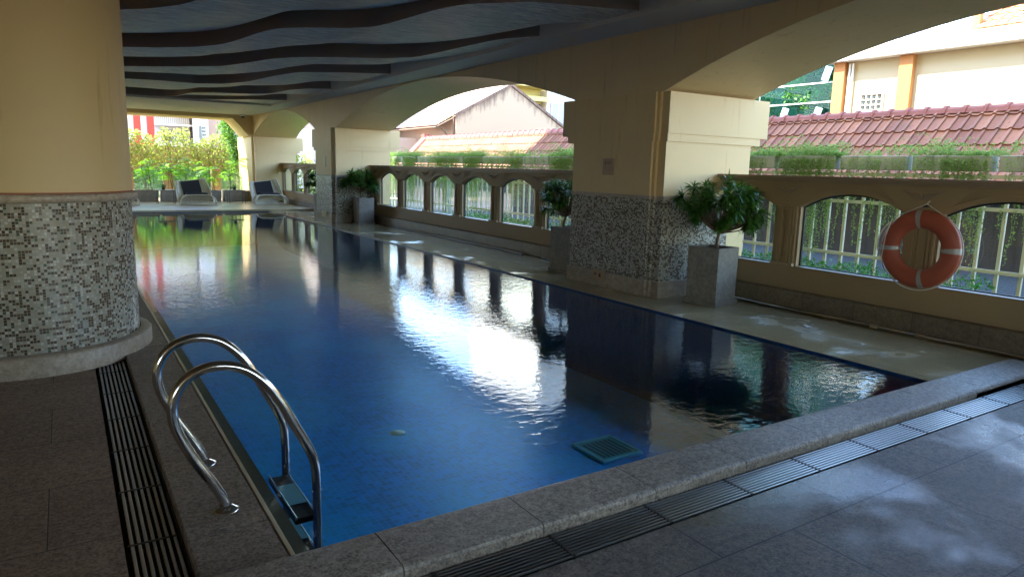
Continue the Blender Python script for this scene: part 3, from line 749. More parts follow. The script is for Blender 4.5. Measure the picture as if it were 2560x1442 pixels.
# ------------------------------------------------------------------ lifebuoy
LC = Vector((6.855, 3.45, .838))
t = thing('lifebuoy', 'orange lifebuoy with silver bands hanging on the balustrade', 'lifebuoy', LC)
RM, RX, RY = .285, .058, .088      # ring radius, half thickness off the wall, half width
def ring_pt(a, ph, k=1.0, e=0):
    rr = RM+(RY+e)*math.cos(ph)*k
    tilt = R(4)
    return Vector((LC.x-(RX+e)*math.sin(ph), LC.y-rr*math.cos(a+tilt), LC.z+rr*math.sin(a+tilt)))
def sup(ph):  # slightly squared tube
    return ph
def ringpart(a0, a1, n, e, name, mat):
    s = MB(); rows = []
    for i in range(n+1):
        a = a0+(a1-a0)*i/n
        rows.append([ring_pt(a, 2*PI*k/18, 1, e) for k in range(18)])
    s.grid(rows, closed=True); return s.build(name, mat, t)
ringpart(0, 2*PI, 72, 0, 'ring', ORANGE)
for a in (PI/2+.02, PI-.02, -PI/2+.1, -.03):
    ringpart(a-.075, a+.075, 6, .0015, 'tape_band', SILVER)
s = MB(); pts = []
def rope(aa, bb, sag, n=14):
    return [Vector((LC.x-.012-.02*math.sin(PI*i/n), 0, 0))+Vector((0, LC.y-(.385+sag*math.sin(PI*i/n))*math.cos(aa+(bb-aa)*i/n), LC.z+(.385+sag*math.sin(PI*i/n))*math.sin(aa+(bb-aa)*i/n))) for i in range(n+1)]
for a, b_, sg in ((R(-30), R(38), .012), (R(38), R(60), .004), (R(142), R(200), .015), (R(200), R(225), -.01), (R(-130), R(-30), .006)):
    s.tube(rope(a, b_, sg), .0065, 6)
hook = Vector((LC.x-.01, LC.y-.02, 1.268))
s.tube([Vector((LC.x-.02, LC.y+.385*math.cos(R(130))*-1*-1*-1 if False else LC.y+.27, LC.z+.285)), hook], .0045, 6)
s.tube([Vector((LC.x-.02, LC.y-.27, LC.z+.285)), hook], .0045, 6)
s.tube([hook, hook+Vector((-.01, -.03, .03))], .006, 6)
s.tube([Vector((LC.x-.05, LC.y+.27, LC.z+.275)), Vector((LC.x-.062, LC.y+.31, LC.z+.1)), Vector((LC.x-.06, LC.y+.33, LC.z-.12))], .0045, 6)
s.build('rope', ROPE, t)
s = MB(); s.box(6.86, 6.99, 3.435, 3.475, 1.235, 1.262); s.build('hook', STEELD, t)

# ------------------------------------------------------------------ planters with bushy little trees
def planter(x, y, rot, label, group='tall square concrete planters beside the pool'):
    t = thing('planter_box', label, 'planter', (x, y, 0), group)
    o = MB(); h = .205; zt = .665
    for (a, b_, c, d) in ((-h, h, -h, -h+.022), (-h, h, h-.022, h), (-h, -h+.022, -h+.0221, h-.0221), (h-.022, h, -h+.0221, h-.0221)): o.box(a, b_, c, d, .052, zt)
    # slight taper
    o.v = [(vx*(1-.05*(zt-vz)), vy*(1-.05*(zt-vz)), vz) for vx, vy, vz in o.v]
    p = o.build('box', CONC, None); p.parent = t; p.location = (0, 0, 0)
    o = MB(); o.box(-.222, .222, -.222, .222, .0005, .051, bev=.003); p = o.build('base_slab', CONC, None); p.parent = t; p.location = (0, 0, 0)
    o = MB(); o.box(-.182, .182, -.182, .182, .53, .60); p = o.build('soil', SOIL, None); p.parent = t; p.location = (0, 0, 0)
    t.rotation_euler = (0, 0, rot); return t
def leafstrip(s, p, d, L, wd, droop, rg, n=4, m=None):
    d = d.normalized(); side = d.cross(Vector((0, 0, 1)))
    if side.length < .1: side = Vector((1, 0, 0))
    side.normalize(); rl = rg.uniform(-.7, .7); side = (side*math.cos(rl)+Vector((0, 0, 1))*math.sin(rl)).normalized()
    rows = []; q = Vector(p)
    for i in range(n+1):
        t_ = i/n; ww = wd*math.sin(PI*min(1, .12+t_*.88))**.8*.5 if i < n else .0006
        rows.append([q-side*ww, q+side*ww]); d = (d+Vector((0, 0, -droop/n))).normalized(); q = q+d*L/n
    s.grid(rows, smooth=False, m=m)
def bush(x, y, z0, zc, rx, rz, seed, label, tips=46, forks=7, group='bushy little trees in the square planters', big=1.0):
    rg = random.Random(seed); t = thing('potted_tree', label, 'potted tree', (x, y, .6), group)
    tr = MB(); lf = MB(); fork = Vector((x+rg.uniform(-.02, .02), y, z0+.20))
    tr.tube(bez([(x+.01, y, .56), (x-.012, y+.01, z0+.08), fork], 4), [.022-.0006*i for i in range(9)], 8)
    ends = []
    for k in range(tips):
        a = rg.uniform(0, 2*PI) ; v = rg.uniform(-.8, 1); rr = math.sqrt(1-max(0, v)*max(0, v)) if v > 0 else 1-.2*abs(v)
        sc = rg.uniform(.35, .88)**.8
        e = Vector((x+rx*rr*math.cos(a)*sc, y+rx*rr*math.sin(a)*sc, zc+rz*v*sc)); ends.append(e)
    for e in ends:
        mid = fork.lerp(e, .5)+Vector((0, 0, -.03 if e.z > zc else -.015))
        if e.x == 0: pass
        tr.tube([fork, mid, e], [.012, .008, .004], 5, cap=False)
        n = rg.randint(40, 52)
        for i in range(n):
            ph = rg.uniform(0, 2*PI); elv = rg.uniform(-.7, 1.15)
            d = Vector((math.cos(ph)*math.cos(elv), math.sin(ph)*math.cos(elv), math.sin(elv)))+(e-Vector((x, y, zc-.1))).normalized()*.55
            L = rg.uniform(.09, .165)*big
            leafstrip(lf, e+Vector((0, 0, rg.uniform(-.05, .03))), d, L, rg.uniform(.014, .022)*big, rg.uniform(.5, 1.5), rg)
    tr.build('trunk', BARK, t); lf.build('foliage', LEAFD, t); return t
planter(6.33, 5.50, R(8), 'grey concrete planter box in front of the nearest pillar')
bush(6.40, 5.50, .62, 1.12, .54, .34, 5, 'dark green bushy tree in the planter in front of the nearest pillar', 78)
planter(6.34, 8.27, R(5), 'grey concrete planter box just behind the nearest pillar')
bush(6.20, 8.22, .62, 1.09, .40, .30, 6, 'dark bushy tree with pale forked stems, half hidden by the nearest pillar', 42)
planter(6.52, 17.33, R(4), 'grey concrete planter box in front of the middle pillar')
bush(6.45, 17.3, .62, 1.12, .50, .30, 8, 'spreading dark bushy tree in the planter before the middle pillar', 36, big=1.35)
planter(6.25, 19.85, R(3), 'grey concrete planter box hidden behind the middle pillar')
bush(6.12, 19.85, .62, 1.07, .40, .26, 9, 'dark bushy tree poking out behind the middle pillar', 26, big=1.3)

# ------------------------------------------------------------------ loungers
def lounger(x, y, label, rot=0):
    t = thing('lounge_chair', label, 'lounge chair', (0, 0, 0), 'woven lounge chairs on the far deck')
    # base bridge profile in xz, run back along y
    pr = bez([(-.56, 0), (-.50, .14), (-.43, .26), (-.33, .315), (-.15, .325), (.15, .325), (.36, .315), (.50, .25), (.575, .12), (.59, 0)], 5)
    pr = [(p.x, p.y) for p in [Vector((q[0], q[1], 0)) for q in pr]]
    s = MB()
    for y0 in (0, .56): s.tube([(px, y0, pz+.012) for px, pz in pr], .016, 8)
    s.tube([(-.52, .0, .035), (.56, .0, .035)], .012, 6); s.tube([(-.52, .56, .035), (.56, .56, .035)], .012, 6)
    s.build('frame', WICK, t)
    s = MB()
    for i in range(0, len(pr)-1, 1):
        (a, za), (c, zc_) = pr[i], pr[min(i+1, len(pr)-1)]
        ma, mz = (a+c)/2, (za+zc_)/2; dx, dz = (c-a)*.34, (zc_-za)*.34
        nx, nz = -dz, dx; L = math.hypot(nx, nz) or 1; nx, nz = nx/L*.008, nz/L*.008
        q = [(ma-dx, mz-dz+.01), (ma+dx, mz+dz+.01), (ma+dx+nx, mz+dz+nz+.01), (ma-dx+nx, mz-dz+nz+.01)]
        for k in range(4):
            A, B = q[k], q[(k+1) % 4]; s.face([(A[0], .0, A[1]), (B[0], .0, B[1]), (B[0], .56, B[1]), (A[0], .56, A[1])])
        s.face([(p[0], 0, p[1]) for p in q]); s.face([(p[0], .56, p[1]) for p in q][::-1])
    s.build('woven_slats', WICK, t)
    s = MB(); s.box(-.34, .32, .02, .62, .345, .395, bev=.02); s.build('seat_cushion', FABRIC, t)
    # back cushion leaning back and a woven shell curling round it
    s = MB(); T = Matrix.Translation((-.08, .44, .37)) @ Matrix.Rotation(R(-24), 4, 'X') @ Matrix.Rotation(R(-7), 4, 'Y')
    s.box(-.285, .285, 0, .075, 0, .47, bev=.02, T=T); s.build('back_cushion', FABRIC, t)
    s = MB()
    def shell(u_, v_):   # u -1..1 around, v 0..1 up
        hw = .50+.03*v_-.10*v_*v_; xx = hw*math.sin(u_*1.15)/math.sin(1.15)
        wrap = .20*(abs(u_)**3)
        top = .50-.06*abs(u_)**4
        return T @ Vector((xx*1.06, .10-wrap*1.1, -.34+v_*(.34+top)))
    nu, nv = 22, 16
    for i in range(nu):
        for j in range(nv):
            if (i+j) % 2 == 0 and 0 < j < nv-1: g_ = .30
            else: g_ = .0
            u0, u1 = -1+2*i/nu, -1+2*(i+1)/nu; v0, v1 = j/nv, (j+1)/nv
            if g_ == 0: s.face([shell(u0, v0), shell(u1, v0), shell(u1, v1), shell(u0, v1)])
            else:
                du, dv = (u1-u0)*g_, (v1-v0)*g_
                o4 = [(u0, v0), (u1, v0), (u1, v1), (u0, v1)]; i4 = [(u0+du, v0+dv), (u1-du, v0+dv), (u1-du, v1-dv), (u0+du, v1-dv)]
                for k in range(4):
                    k2 = (k+1) % 4; s.face([shell(*o4[k]), shell(*o4[k2]), shell(*i4[k2]), shell(*i4[k])])
    s.tube([shell(-1, k/10) for k in range(11)]+[shell(-1+2*k/16, 1) for k in range(1, 17)]+[shell(1, 1-k/10) for k in range(1, 11)], .016, 6)
    s.build('woven_shell', WICK, t)
    t.location = (x, y, .047); t.rotation_euler = (0, 0, rot); return t
l1 = lounger(3.72, 25.15, 'white woven lounge chair with charcoal cushions, left of the two in full view')
l2 = dup(l1, (6.10, 25.2, .047), 0, 'white woven lounge chair with charcoal cushions beside the farthest pillar')
l3 = dup(l1, (1.42, 25.3, .047), 0, 'lounge chair mostly hidden behind the round mosaic column')
def side_table(x, y, label):
    t = thing('side_table', label, 'side table', (x, y, .046), 'small square side tables by the loungers')
    s = MB(); s.box(x-.27, x+.27, y-.22, y+.22, .50, .518, bev=.003); s.build('table_top', TABLET, t)
    s = MB()
    for sy in (-.21, .21):
        s.tube([(x-.26, y+sy, .046), (x-.26, y+sy, .498), (x+.26, y+sy, .498), (x+.26, y+sy, .046)], .0085, 6)
    s.build('metal_frame', STEELD, t)
def pot_plant(x, y, z, label, seed):
    t = thing('potted_plant', label, 'potted plant', (x, y, z), 'small potted plants on the side tables'); rg = random.Random(seed)
    s = MB(); s.lathe([(0, 0), (.045, 0), (.062, .09), (.055, .09), (.05, .07), (0, .07)], (x, y, z+.001), 16); s.build('pot', STEELD, t)
    s = MB()
    for k in range(60):
        a = rg.uniform(0, 2*PI); e = rg.uniform(.2, 1.4)
        leafstrip(s, Vector((x, y, z+.07)), Vector((math.cos(a)*math.cos(e), math.sin(a)*math.cos(e), math.sin(e))), rg.uniform(.10, .20), .018, .8, rg, 3)
    s.build('leaves', LEAFD, t)
side_table(2.86, 26.05, 'black wire side table left of the left lounge chair')
pot_plant(2.80, 26.05, .519, 'small spiky plant in a dark pot on the left side table', 3)
side_table(5.10, 26.05, 'black wire side table between the two lounge chairs')
pot_plant(5.05, 26.05, .519, 'tiny dark plant in a pot on the side table between the loungers', 4)

# ------------------------------------------------------------------ far planters, palms, glass screen
FX = [(1.2, 2.0), (2.05, 2.78), (2.88, 3.50), (3.6, 4.36), (4.42, 4.86), (4.98, 5.86)]
desc = ['behind the round column', 'left of the left side table', 'behind the left side table', 'behind the left lounge chair', 'between the loungers', 'behind the right side table']
rg = random.Random(21)
def frond(s, p, d, L, rg, droop=1.1, lw=.016, nl=9):
    d = d.normalized(); q = Vector(p); n = nl; st = Vector((0, 0, 1)).cross(d)
    if st.length < .05: st = Vector((1, 0, 0))
    st.normalize(); rows = []
    for i in range(n+1):
        t_ = i/n
        rows.append(q.copy())
        if i > 1:
            for sgn in (-1, 1):
                ld = (st*sgn+d*.9+Vector((0, 0, -.15+rg.uniform(-.1, .1)))).normalized(); ll = L*.42*math.sin(PI*min(.95, .25+.65*t_))*rg.uniform(.85, 1.1)
                leafstrip(s, q, ld, ll, lw, .7, rg, 2)
        d = (d+Vector((0, 0, -droop/n))).normalized(); q = q+d*L/n
    s.tube(rows, [.004]*len(rows), 3, cap=False)
def palm(x, y, z, h, n, label, seed, group='feathery bamboo palms in the far planters', spread=.3):
    rg = random.Random(seed); t = thing('bamboo_palm', label, 'palm', (x, y, z), group)
    st = MB(); lf = MB()
    for k in range(n):
        bx, by = x+rg.uniform(-spread, spread), y+rg.uniform(-.1, .1); hh = h*rg.uniform(.6, 1.)
        tp = Vector((bx+rg.uniform(-.16, .16), by+rg.uniform(-.12, .12), z+hh)); st.tube([(bx, by, z), Vector((bx, by, z)).lerp(tp, .5)+Vector((rg.uniform(-.03, .03), 0, 0)), tp], [.009, .008, .006], 5, cap=False)
        for i in range(rg.randint(4, 6)):
            a = rg.uniform(0, 2*PI); e = rg.uniform(.1, 1.1)
            frond(lf, tp-Vector((0, 0, rg.uniform(0, .3))), Vector((math.cos(a)*math.cos(e), math.sin(a)*math.cos(e), math.sin(e))), rg.uniform(.32, .55), rg)
    st.build('stems', BARK, t); lf.build('fronds', LEAFP, t); return t
for i, (a, c) in enumerate(FX):
    t = thing('planter_trough', 'low square grey planter trough '+desc[i], 'planter', ((a+c)/2, 27.75, .045), 'low planter troughs along the far edge')
    s = MB(); y0, y1 = 27.45, 28.05; zt = .44
    for (p, q, v, w_) in ((a, c, y0, y0+.03), (a, c, y1-.03, y1), (a, a+.03, y0+.031, y1-.031), (c-.03, c, y0+.031, y1-.031)): s.box(p, q, v, w_, .046, zt)
    s.build('box', m_granite('trough_concrete_%d' % i, (.24, .22, .19), (.35, .32, .28), None, grain=25, rough=(.6, .8), bumpy=.1) if i == 0 else bpy.data.materials['trough_concrete_0'], t)
    s = MB(); s.box(a+.032, c-.032, y0+.032, y1-.032, .2, .40); s.build('soil', SOIL, t)
    palm((a+c)/2, 27.75, .40, rg.uniform(.85, 1.25), 8, 'feathery green palm clump in the trough '+desc[i], 40+i, spread=(c-a)*.36)
t = thing('glass_fence', 'pale green glass fence between square concrete posts at the far deck edge', 'fence', (3.5, 29.0, .045))
for px in (.6, 2.0, 3.30, 4.95, 6.6):
    s = MB(); s.box(px-.16, px+.16, 28.85, 29.15, .046, 1.22, bev=.005); s.build('post', CAPM, t)
for a, c in ((-4, .43), (.77, 1.83), (2.17, 3.13), (3.47, 4.78), (5.12, 6.43)):
    s = MB(); s.box(a, c, 28.99, 29.0, .10, 1.12); s.build('glass_panel', GFENCE, t)

# ------------------------------------------------------------------ fence with planter troughs and trailing vines
FXX = 11.5
t = thing('metal_fence', 'pale painted bar fence hung with vines beyond the balustrade windows', 'fence', (FXX, 14, -.25))
s = MB(); y = -4.
bars = []
while y < 33:
    bars.append(y); y += .309
for y in bars: s.box(FXX-.022, FXX+.022, y-.023, y+.023, -.249, 1.60)
s.build('bars', FENCEM, t)
for z in (.17, 1.08, 1.55):
    s = MB(); s.box(FXX-.055, FXX-.0225, -4.1, 33.1, z-.027, z+.027); s.build('rail', FENCEM, t)
for y in (1.6, 8.4, 15.4, 22.4, 29.0):
    s = MB(); s.box(FXX+.025, FXX+.15, y-.07, y+.07, -.249, 1.62); s.build('post', TROU, t)
# leaf clumps for vines (three shared meshes)
def leafquad(s, p, size, rg, m=None):
    a = rg.uniform(0, 2*PI); e = rg.uniform(-1.2, 1.2)
    d = Vector((math.cos(a)*math.cos(e), math.sin(a)*math.cos(e), math.sin(e))); sd = d.cross(Vector((rg.uniform(-1, 1), rg.uniform(-1, 1), rg.uniform(-1, 1)))).normalized()
    p = Vector(p); s.face([p-sd*size*.02, p+d*size*.5-sd*size*.32, p+d*size, p+d*size*.5+sd*size*.32], m=m)
def vine_mesh(seed, L, hang, top, mat, dens=1.0):
    rg = random.Random(seed); s = MB(); st = MB()
    for k in range(int(26*dens*top)):          # arching sprays above the trough
        y = rg.uniform(-L/2, L/2); hgt = rg.uniform(.08, .30)*(.35+.9*math.sin(3*y+seed)**2)
        a = rg.uniform(0, 2*PI); d = Vector((math.cos(a)*.5, math.sin(a)*.6, 1)).normalized(); q = Vector((rg.uniform(-.06, .06), y, .17))
        pts = [q.copy()]
        for i in range(6):
            d = (d+Vector((rg.uniform(-.15, .15), rg.uniform(-.15, .15), -.28))).normalized(); q = q+d*hgt*.3; pts.append(q.copy())
            for _ in range(3): leafquad(s, q+Vector((rg.uniform(-.02, .02), rg.uniform(-.02, .02), rg.uniform(-.02, .02))), rg.uniform(.018, .036), rg)
        st.tube(pts, .0016, 3, cap=False)
    for k in range(int(hang*dens*16)):         # hanging strands
        y = rg.gauss(0, L*.26); ln = abs(rg.gauss(.5, .35))+.1
        if rg.random() < .35: ln = rg.uniform(.9, 1.45)
        q = Vector((-.12+rg.uniform(-.03, .02), y, .16)); pts = [q.copy()]; n = int(ln/.035)
        for i in range(n):
            q = q+Vector((rg.uniform(-.006, .006), rg.uniform(-.012, .012), -.035)); pts.append(q.copy())
            for _ in range(2): leafquad(s, q+Vector((rg.uniform(-.02, .02), rg.uniform(-.02, .02), 0)), rg.uniform(.02, .038), rg)
        st.tube(pts[::3]+[pts[-1]], .0016, 3, cap=False)
    return s, st
TL = 1.13; ty = []
y = -3.2
while y < 32.5: ty.append(y); y += 1.235
ty = [q for q in ty if q > .8]
vm = []
for i, (h_, tp) in enumerate(((1.6, 3.2), (.4, .5), (3.4, 4.2), (1.0, .5), (2.4, 2.4))):
    vm.append((h_, tp))
def place(y):
    return ('seen through the nearest opening' if y < 7 else 'seen through the middle opening')
protoV = []; tr0 = None
names = {}
for i, y in enumerate(ty):
    zone = 'near' if y < 9.2 else ('hid' if y < 14.4 else 'mid')
    nth = ORD[min(12, len([q for q in ty if y < q < 9.2]))] if zone == 'near' else (ORD[len([q for q in ty if 9.2 <= q < y])] if zone == 'hid' else ORD[min(15, len([q for q in ty if 14.4 <= q < y]))])
    lab = {'near': 'mossy cement trough on the vine fence, '+nth+' to the right of the nearest pillar', 'hid': 'mossy cement trough on the fence hidden behind the nearest pillar, '+nth+' from its right', 'mid': 'cement trough on the fence, '+nth+' leftwards from the nearest pillar in the middle opening'}[zone]
    if tr0 is None:
        tr0 = MB(); tr0.box(-.11, .11, -TL/2, TL/2, 0, .23, bev=.01); o = tr0.build('fence_trough', TROU, None); tr0 = o
    else:
        o = tr0.copy(); col.objects.link(o)
    o.location = (FXX, y, 1.627); o['label'] = lab; o['category'] = 'planter'; o['group'] = 'cement troughs on the vine fence, '+zone
    kk = [0, 2, 1, 4, 3, 2, 0, 4, 1, 2][i % 10]
    vl = {'near': 'green trailing fern on the fence top, '+nth+' to the right of the nearest pillar', 'hid': 'trailing fern on the fence behind the nearest pillar, '+nth+' from its right', 'mid': 'trailing fern on the fence, '+nth+' leftwards from the nearest pillar in the middle opening'}[zone]
    key = kk
    found = [p for p in protoV if p[0] == key]
    if not found:
        s, st = vine_mesh(50+kk, 1.05, vm[kk][0], vm[kk][1], LEAFV, 2.1)
        vt = thing('trailing_fern', vl, 'trailing plant', (0, 0, 0)); s.build('leaves', LEAFV, vt); st.build('stems', LEAFV, vt); protoV.append((key, vt))
    else: vt = dup(found[0][1], (0, 0, 0))
    vt.location = (FXX, y, 1.632); vt.scale = (1.2, 1.2, 1.2); vt['label'] = vl; vt['category'] = 'trailing plant'; vt['group'] = 'trailing ferns on the fence, '+zone
# low ground plants before the fence, lawn
rg = random.Random(33)
s = MB()
for k in range(11000):
    y = rg.uniform(-1., 20.) ; x = 11.4-2.6*rg.random()**1.5
    hh = (.05+(.12+.20*abs(math.sin(y*1.9+x)))*rg.random()) * (1 if y > 4.6 else .15)
    for _ in range(2): leafquad(s, (x+rg.uniform(-.03, .03), y+rg.uniform(-.03, .03), -.25+hh), rg.uniform(.045, .08), rg)
s.build('ground_cover', LEAFG, None, kind='stuff')
b = MB(); b.box(7.35, 11.45, 18.3, 33, -.30, -.20); b.build('lawn', GRASSM, kind='structure')
s = MB()
for k in range(5000):
    leafquad(s, (rg.uniform(9., 11.4), rg.uniform(18.5, 32), -.20+rg.uniform(0, .05)), rg.uniform(.05, .09), rg)
s.build('grass', LEAFV, None, kind='stuff')
b = MB(); b.tube([(11.1, 4.05, -.25), (11.1, 4.05, .03)], [.10, .04], 14); b.build('traffic_cone', TROU, None, org=(11.1, 4.05, -.25), label='small grey cone standing before the fence beside the lifebuoy', category='cone')

# ------------------------------------------------------------------ neighbouring tiled-roof house
def tiled_slope(s, org, ux, up, nrm, ncol, nrow, tw, th, m=None):
    # each tile: raised rib, flat pan, lifted lower edge. org lower-left, ux along, up up-slope
    ux, up, nrm = Vector(ux), Vector(up), Vector(nrm)
    for j in range(nrow):
        for i in range(ncol):
            p = Vector(org)+ux*tw*i+up*th*j
            jit = rnd.uniform(-.004, .004)
            kz = tw/.172; pr = [(a, h_*kz) for a, h_ in [(0, .030), (.12, .034), (.24, .026), (.34, .006), (.5, .0), (.9, .004), (.985, .014)]]
            lo = [p+ux*tw*a+nrm*(h_+.026*kz+jit) for a, h_ in pr]; hi = [p+ux*tw*a+up*th*1.04+nrm*(h_*1+.002) for a, h_ in pr]
            lf = [p+ux*tw*a+nrm*(h_*.2-.004) for a, h_ in pr]
            s.grid([lf, lo, hi], smooth=False, m=m)
            c = p+ux*tw*.64+up*th*.45+nrm*.019      # small boss on the pan
            q = [c+ux*tw*.1*a+up*th*.08*b_ for a, b_ in ((-1, -1), (1, -1), (1, 1), (-1, 1))]; ap = c+nrm*.012
            for k in range(4): s.face([q[k], q[(k+1) % 4], ap], uvs=[(0, 0)]*3, m=m)
RX, RZ, EX, EZ = 17.0, 3.03, 15.19, 1.22
RY0, RY1 = -3.0, 35.4
TW = .244
t = thing('tiled_house', 'low house with long red clay tile roof behind the vine fence', 'house', (16.5, 16, -.25))
b = MB(); b.box(EX+.42, 18.7, RY0+.2, RY1-.35, -.249, 1.35); b.build('wall', WALLG, t)
n45 = Vector((-1, 0, 1)).normalized(); u45 = Vector((1, 0, 1)).normalized(); th = math.hypot(RX-EX, RZ-EZ)/5.5
s = MB(); ncol = int((RY1-RY0)/TW)
tiled_slope(s, (EX, RY0, EZ), (0, 1, 0), u45, n45, ncol, 5, TW, th)
s.face([(EX, RY0, EZ-.04), (EX, RY1, EZ-.04), (RX, RY1, RZ-.04), (RX, RY0, RZ-.04)])
for i in range(ncol):
    p = Vector((EX, RY0+TW*i, EZ))+u45*th*5
    pr = [(0, .042), (.12, .048), (.24, .036), (.34, .008), (.5, .0), (.9, .006), (.985, .02)]
    s.grid([[p+Vector((0, TW*a, 0))+n45*(h_*.2-.005) for a, h_ in pr], [p+Vector((0, TW*a, 0))+n45*(h_+.036) for a, h_ in pr], [p+Vector((0, TW*a, 0))+u45*th*.55+n45*(h_+.003) for a, h_ in pr]], smooth=False)
s.build('roof_tiles', TILE, t)
s = MB(); s.face([(RX, RY0, RZ-.03), (RX, RY1, RZ-.03), (RX+2., RY1, RZ-1.4), (RX+2., RY0, RZ-1.4)]); s.build('rear_slope', TILE, t)
s = MB(); y = RY0
while y < RY1-.1:
    prf = [(-.15, -.07), (-.106, .028), (-.042, .078), (.042, .078), (.106, .028), (.15, -.07)]
    s.grid([[(RX+px, y, RZ+pz) for px, pz in prf], [(RX+px, y+.418, RZ+pz) for px, pz in prf]], smooth=False)
    s.grid([[(RX+px, y+.37, RZ+pz) for px, pz in prf], [(RX+px*1.18, y+.37, RZ+pz*1.25+.017) for px, pz in prf], [(RX+px*1.18, y+.446, RZ+pz*1.25+.017) for px, pz in prf], [(RX+px, y+.446, RZ+pz) for px, pz in prf]], smooth=False)
    y += .4208
s.build('ridge_tiles', TILE2, t)
s = MB()
for off in (.09, .40): s.tube([(EX-.07, RY1+off-.14, EZ), (RX+.03, RY1+off-.14, RZ+.08)], .105, 8)
s.box(RX-.17, RX+.17, RY1-.07, RY1+.35, RZ-.03, RZ+.2)
s.build('verge_tiles', TILE2, t)

# ------------------------------------------------------------------ cream facade building (upper right)
t = thing('cream_building', 'cream building with orange pilasters and a deep eave above the red tile roof', 'building', (31, 6, -.25))
FX_ = 26.0
b = MB(); b.box(FX_, 37, -12, 16.97, -.249, 5.862); b.build('wall', FACADE, t)
b = MB(); b.box(FX_-.46, 37.2, -12.2, 17.35, 5.863, 6.34, bev=.03); b.build('eave', WHITE, t)
for y0, y1 in ((16.61, 17.05), (14.01, 14.49), (7.6, 8.05), (1.4, 1.85)):
    b = MB(); b.box(FX_-.23, FX_-.001, y0, y1, -.2, 5.861); b.build('pilaster', PILAST, t)
for y in (16.47, 16.34):
    b = MB(); b.tube([(FX_-.1, y, -.2), (FX_-.1, y, 5.8)], .043, 8); b.build('downpipe', WHITE, t)
y0, y1, z0, z1 = 15.05, 15.98, 3.93, 4.66
b = MB(); b.box(FX_-.07, FX_-.001, y0, y1, z0, z0+.08); b.box(FX_-.07, FX_-.001, y0, y1, z1-.07, z1); b.box(FX_-.07, FX_-.001, y0, y0+.06, z0+.081, z1-.071); b.box(FX_-.07, FX_-.001, y1-.06, y1, z0+.081, z1-.071)
for k in range(1, 4): b.box(FX_-.06, FX_-.002, y0+.06+.2025*k-.014, y0+.06+.2025*k+.014, z0+.081, z1-.071)
for k in range(1, 3): b.box(FX_-.055, FX_-.003, y0+.061, y1-.061, z0+.08+.193*k-.014, z0+.08+.193*k+.014)
o = b.build('vent_window', WHITE, t)
b = MB()
for i in range(4):
    for j in range(3):
        cy_, cz = y0+.161+.2025*i, z0+.177+.193*j; b.box(FX_-.035, FX_-.0005, cy_-.065, cy_+.065, cz-.012, cz+.012); b.box(FX_-.036, FX_-.0006, cy_-.012, cy_+.012, cz-.065, cz+.065)
b.build('lattice', DARKG, o)
b = MB(); b.box(30.2, 37, -12, 13.9, 6.341, 7.25); b.build('upper_wall', PINKW, t)
b = MB(); b.box(29.9, 30.19, 13.9, 14.13, 6.341, 8.9); b.build('terrace_post', PILAST, t)
s = MB(); tiled_slope(s, (29.75, -5.5, 7.2), (0, 1, 0), Vector((.84, 0, .54)), Vector((-.54, 0, .84)), 54, 8, .36, .49); s.face([(29.75, -5.5, 7.16), (29.75, 13.9, 7.16), (33.05, 13.9, 9.28), (33.05, -5.5, 9.28)]); s.build('upper_roof', TILEO, t)
b = MB()
for k in range(26):
    z = 6.47+rnd.random()*1.08; x = 29.3+rnd.random()*.6; b.tube([(x, 14.2, z), (x+rnd.uniform(-.1, .1), 15.75, z+rnd.uniform(-.15, .07))], .026, 5)
b.build('stacked_pipes', WHITE, None, org=(29.5, 15.0, 6.35), label='bundle of pale pipes stored on the cream building terrace', category='pipes')
b = MB(); rows = []
for i in range(9):
    rows.append([(28.95+.14*math.sin(j*1.1+i), 15.5+.17*i-.14*math.sin(j), 6.35+.12*j+.07*math.sin(i*2.+j)) for j in range(9)])
b.grid(rows); b.build('tarpaulin', BLUEB, None, org=(29, 16.2, 6.35), label='crumpled bluish sheet beside the stored pipes on the terrace', category='sheet')
b = MB(); b.box(29.75, 30.05, 15.0, 15.9, 6.35, 7.25); b.build('terrace_cabinet', PILAST, None, org=(29.9, 15.4, 6.35), label='orange cabinet on the terrace of the cream building', category='cabinet')

# ------------------------------------------------------------------ glass building, trees added behind the glass for its reflections
t = thing('glass_building', 'teal glass curtain wall building left of the cream building', 'building', (29.5, 24.5, -.25))
GX = 28.5
b = MB(); b.box(GX, GX+.02, 18.0, 31.0, -.2, 13.0); b.build('curtain_wall', TEAL, t)
b = MB(); b.box(GX+3.4, GX+3.6, 18.0, 31, -.24, 13); b.box(GX+.03, GX+3.4, 17.8, 17.99, -.24, 13.0); b.box(GX+.03, GX+3.4, 31.0, 31.2, -.24, 13.); b.build('inner_wall', m_plain('teal_inner_wall', (.015, .06, .055), .6), t)
for z in (1.6, 3.4, 4.72, 5.55, 6.9, 8.4, 10., 11.6):
    b = MB(); b.box(GX-.08, GX-.001, 18.0, 31, z-.028, z+.028); b.build('mullion', WHITE, t)
for y in (18.6, 22.6, 27.0):
    b = MB(); b.box(GX-.04, GX-.002, y-.03, y+.03, -.2, 13); b.build('mullion', STEELB, t)
for (y, z) in ((19.1, 5.6), (21.1, 3.97), (19.4, 3.9)):
    b = MB(); T = Matrix.Translation((GX-.25, y, z)) @ Matrix.Rotation(R(18), 4, 'X'); b.box(-.02, .02, -.17, .17, 0, .6, T=T); b.build('light_panel', BLUEB, t)
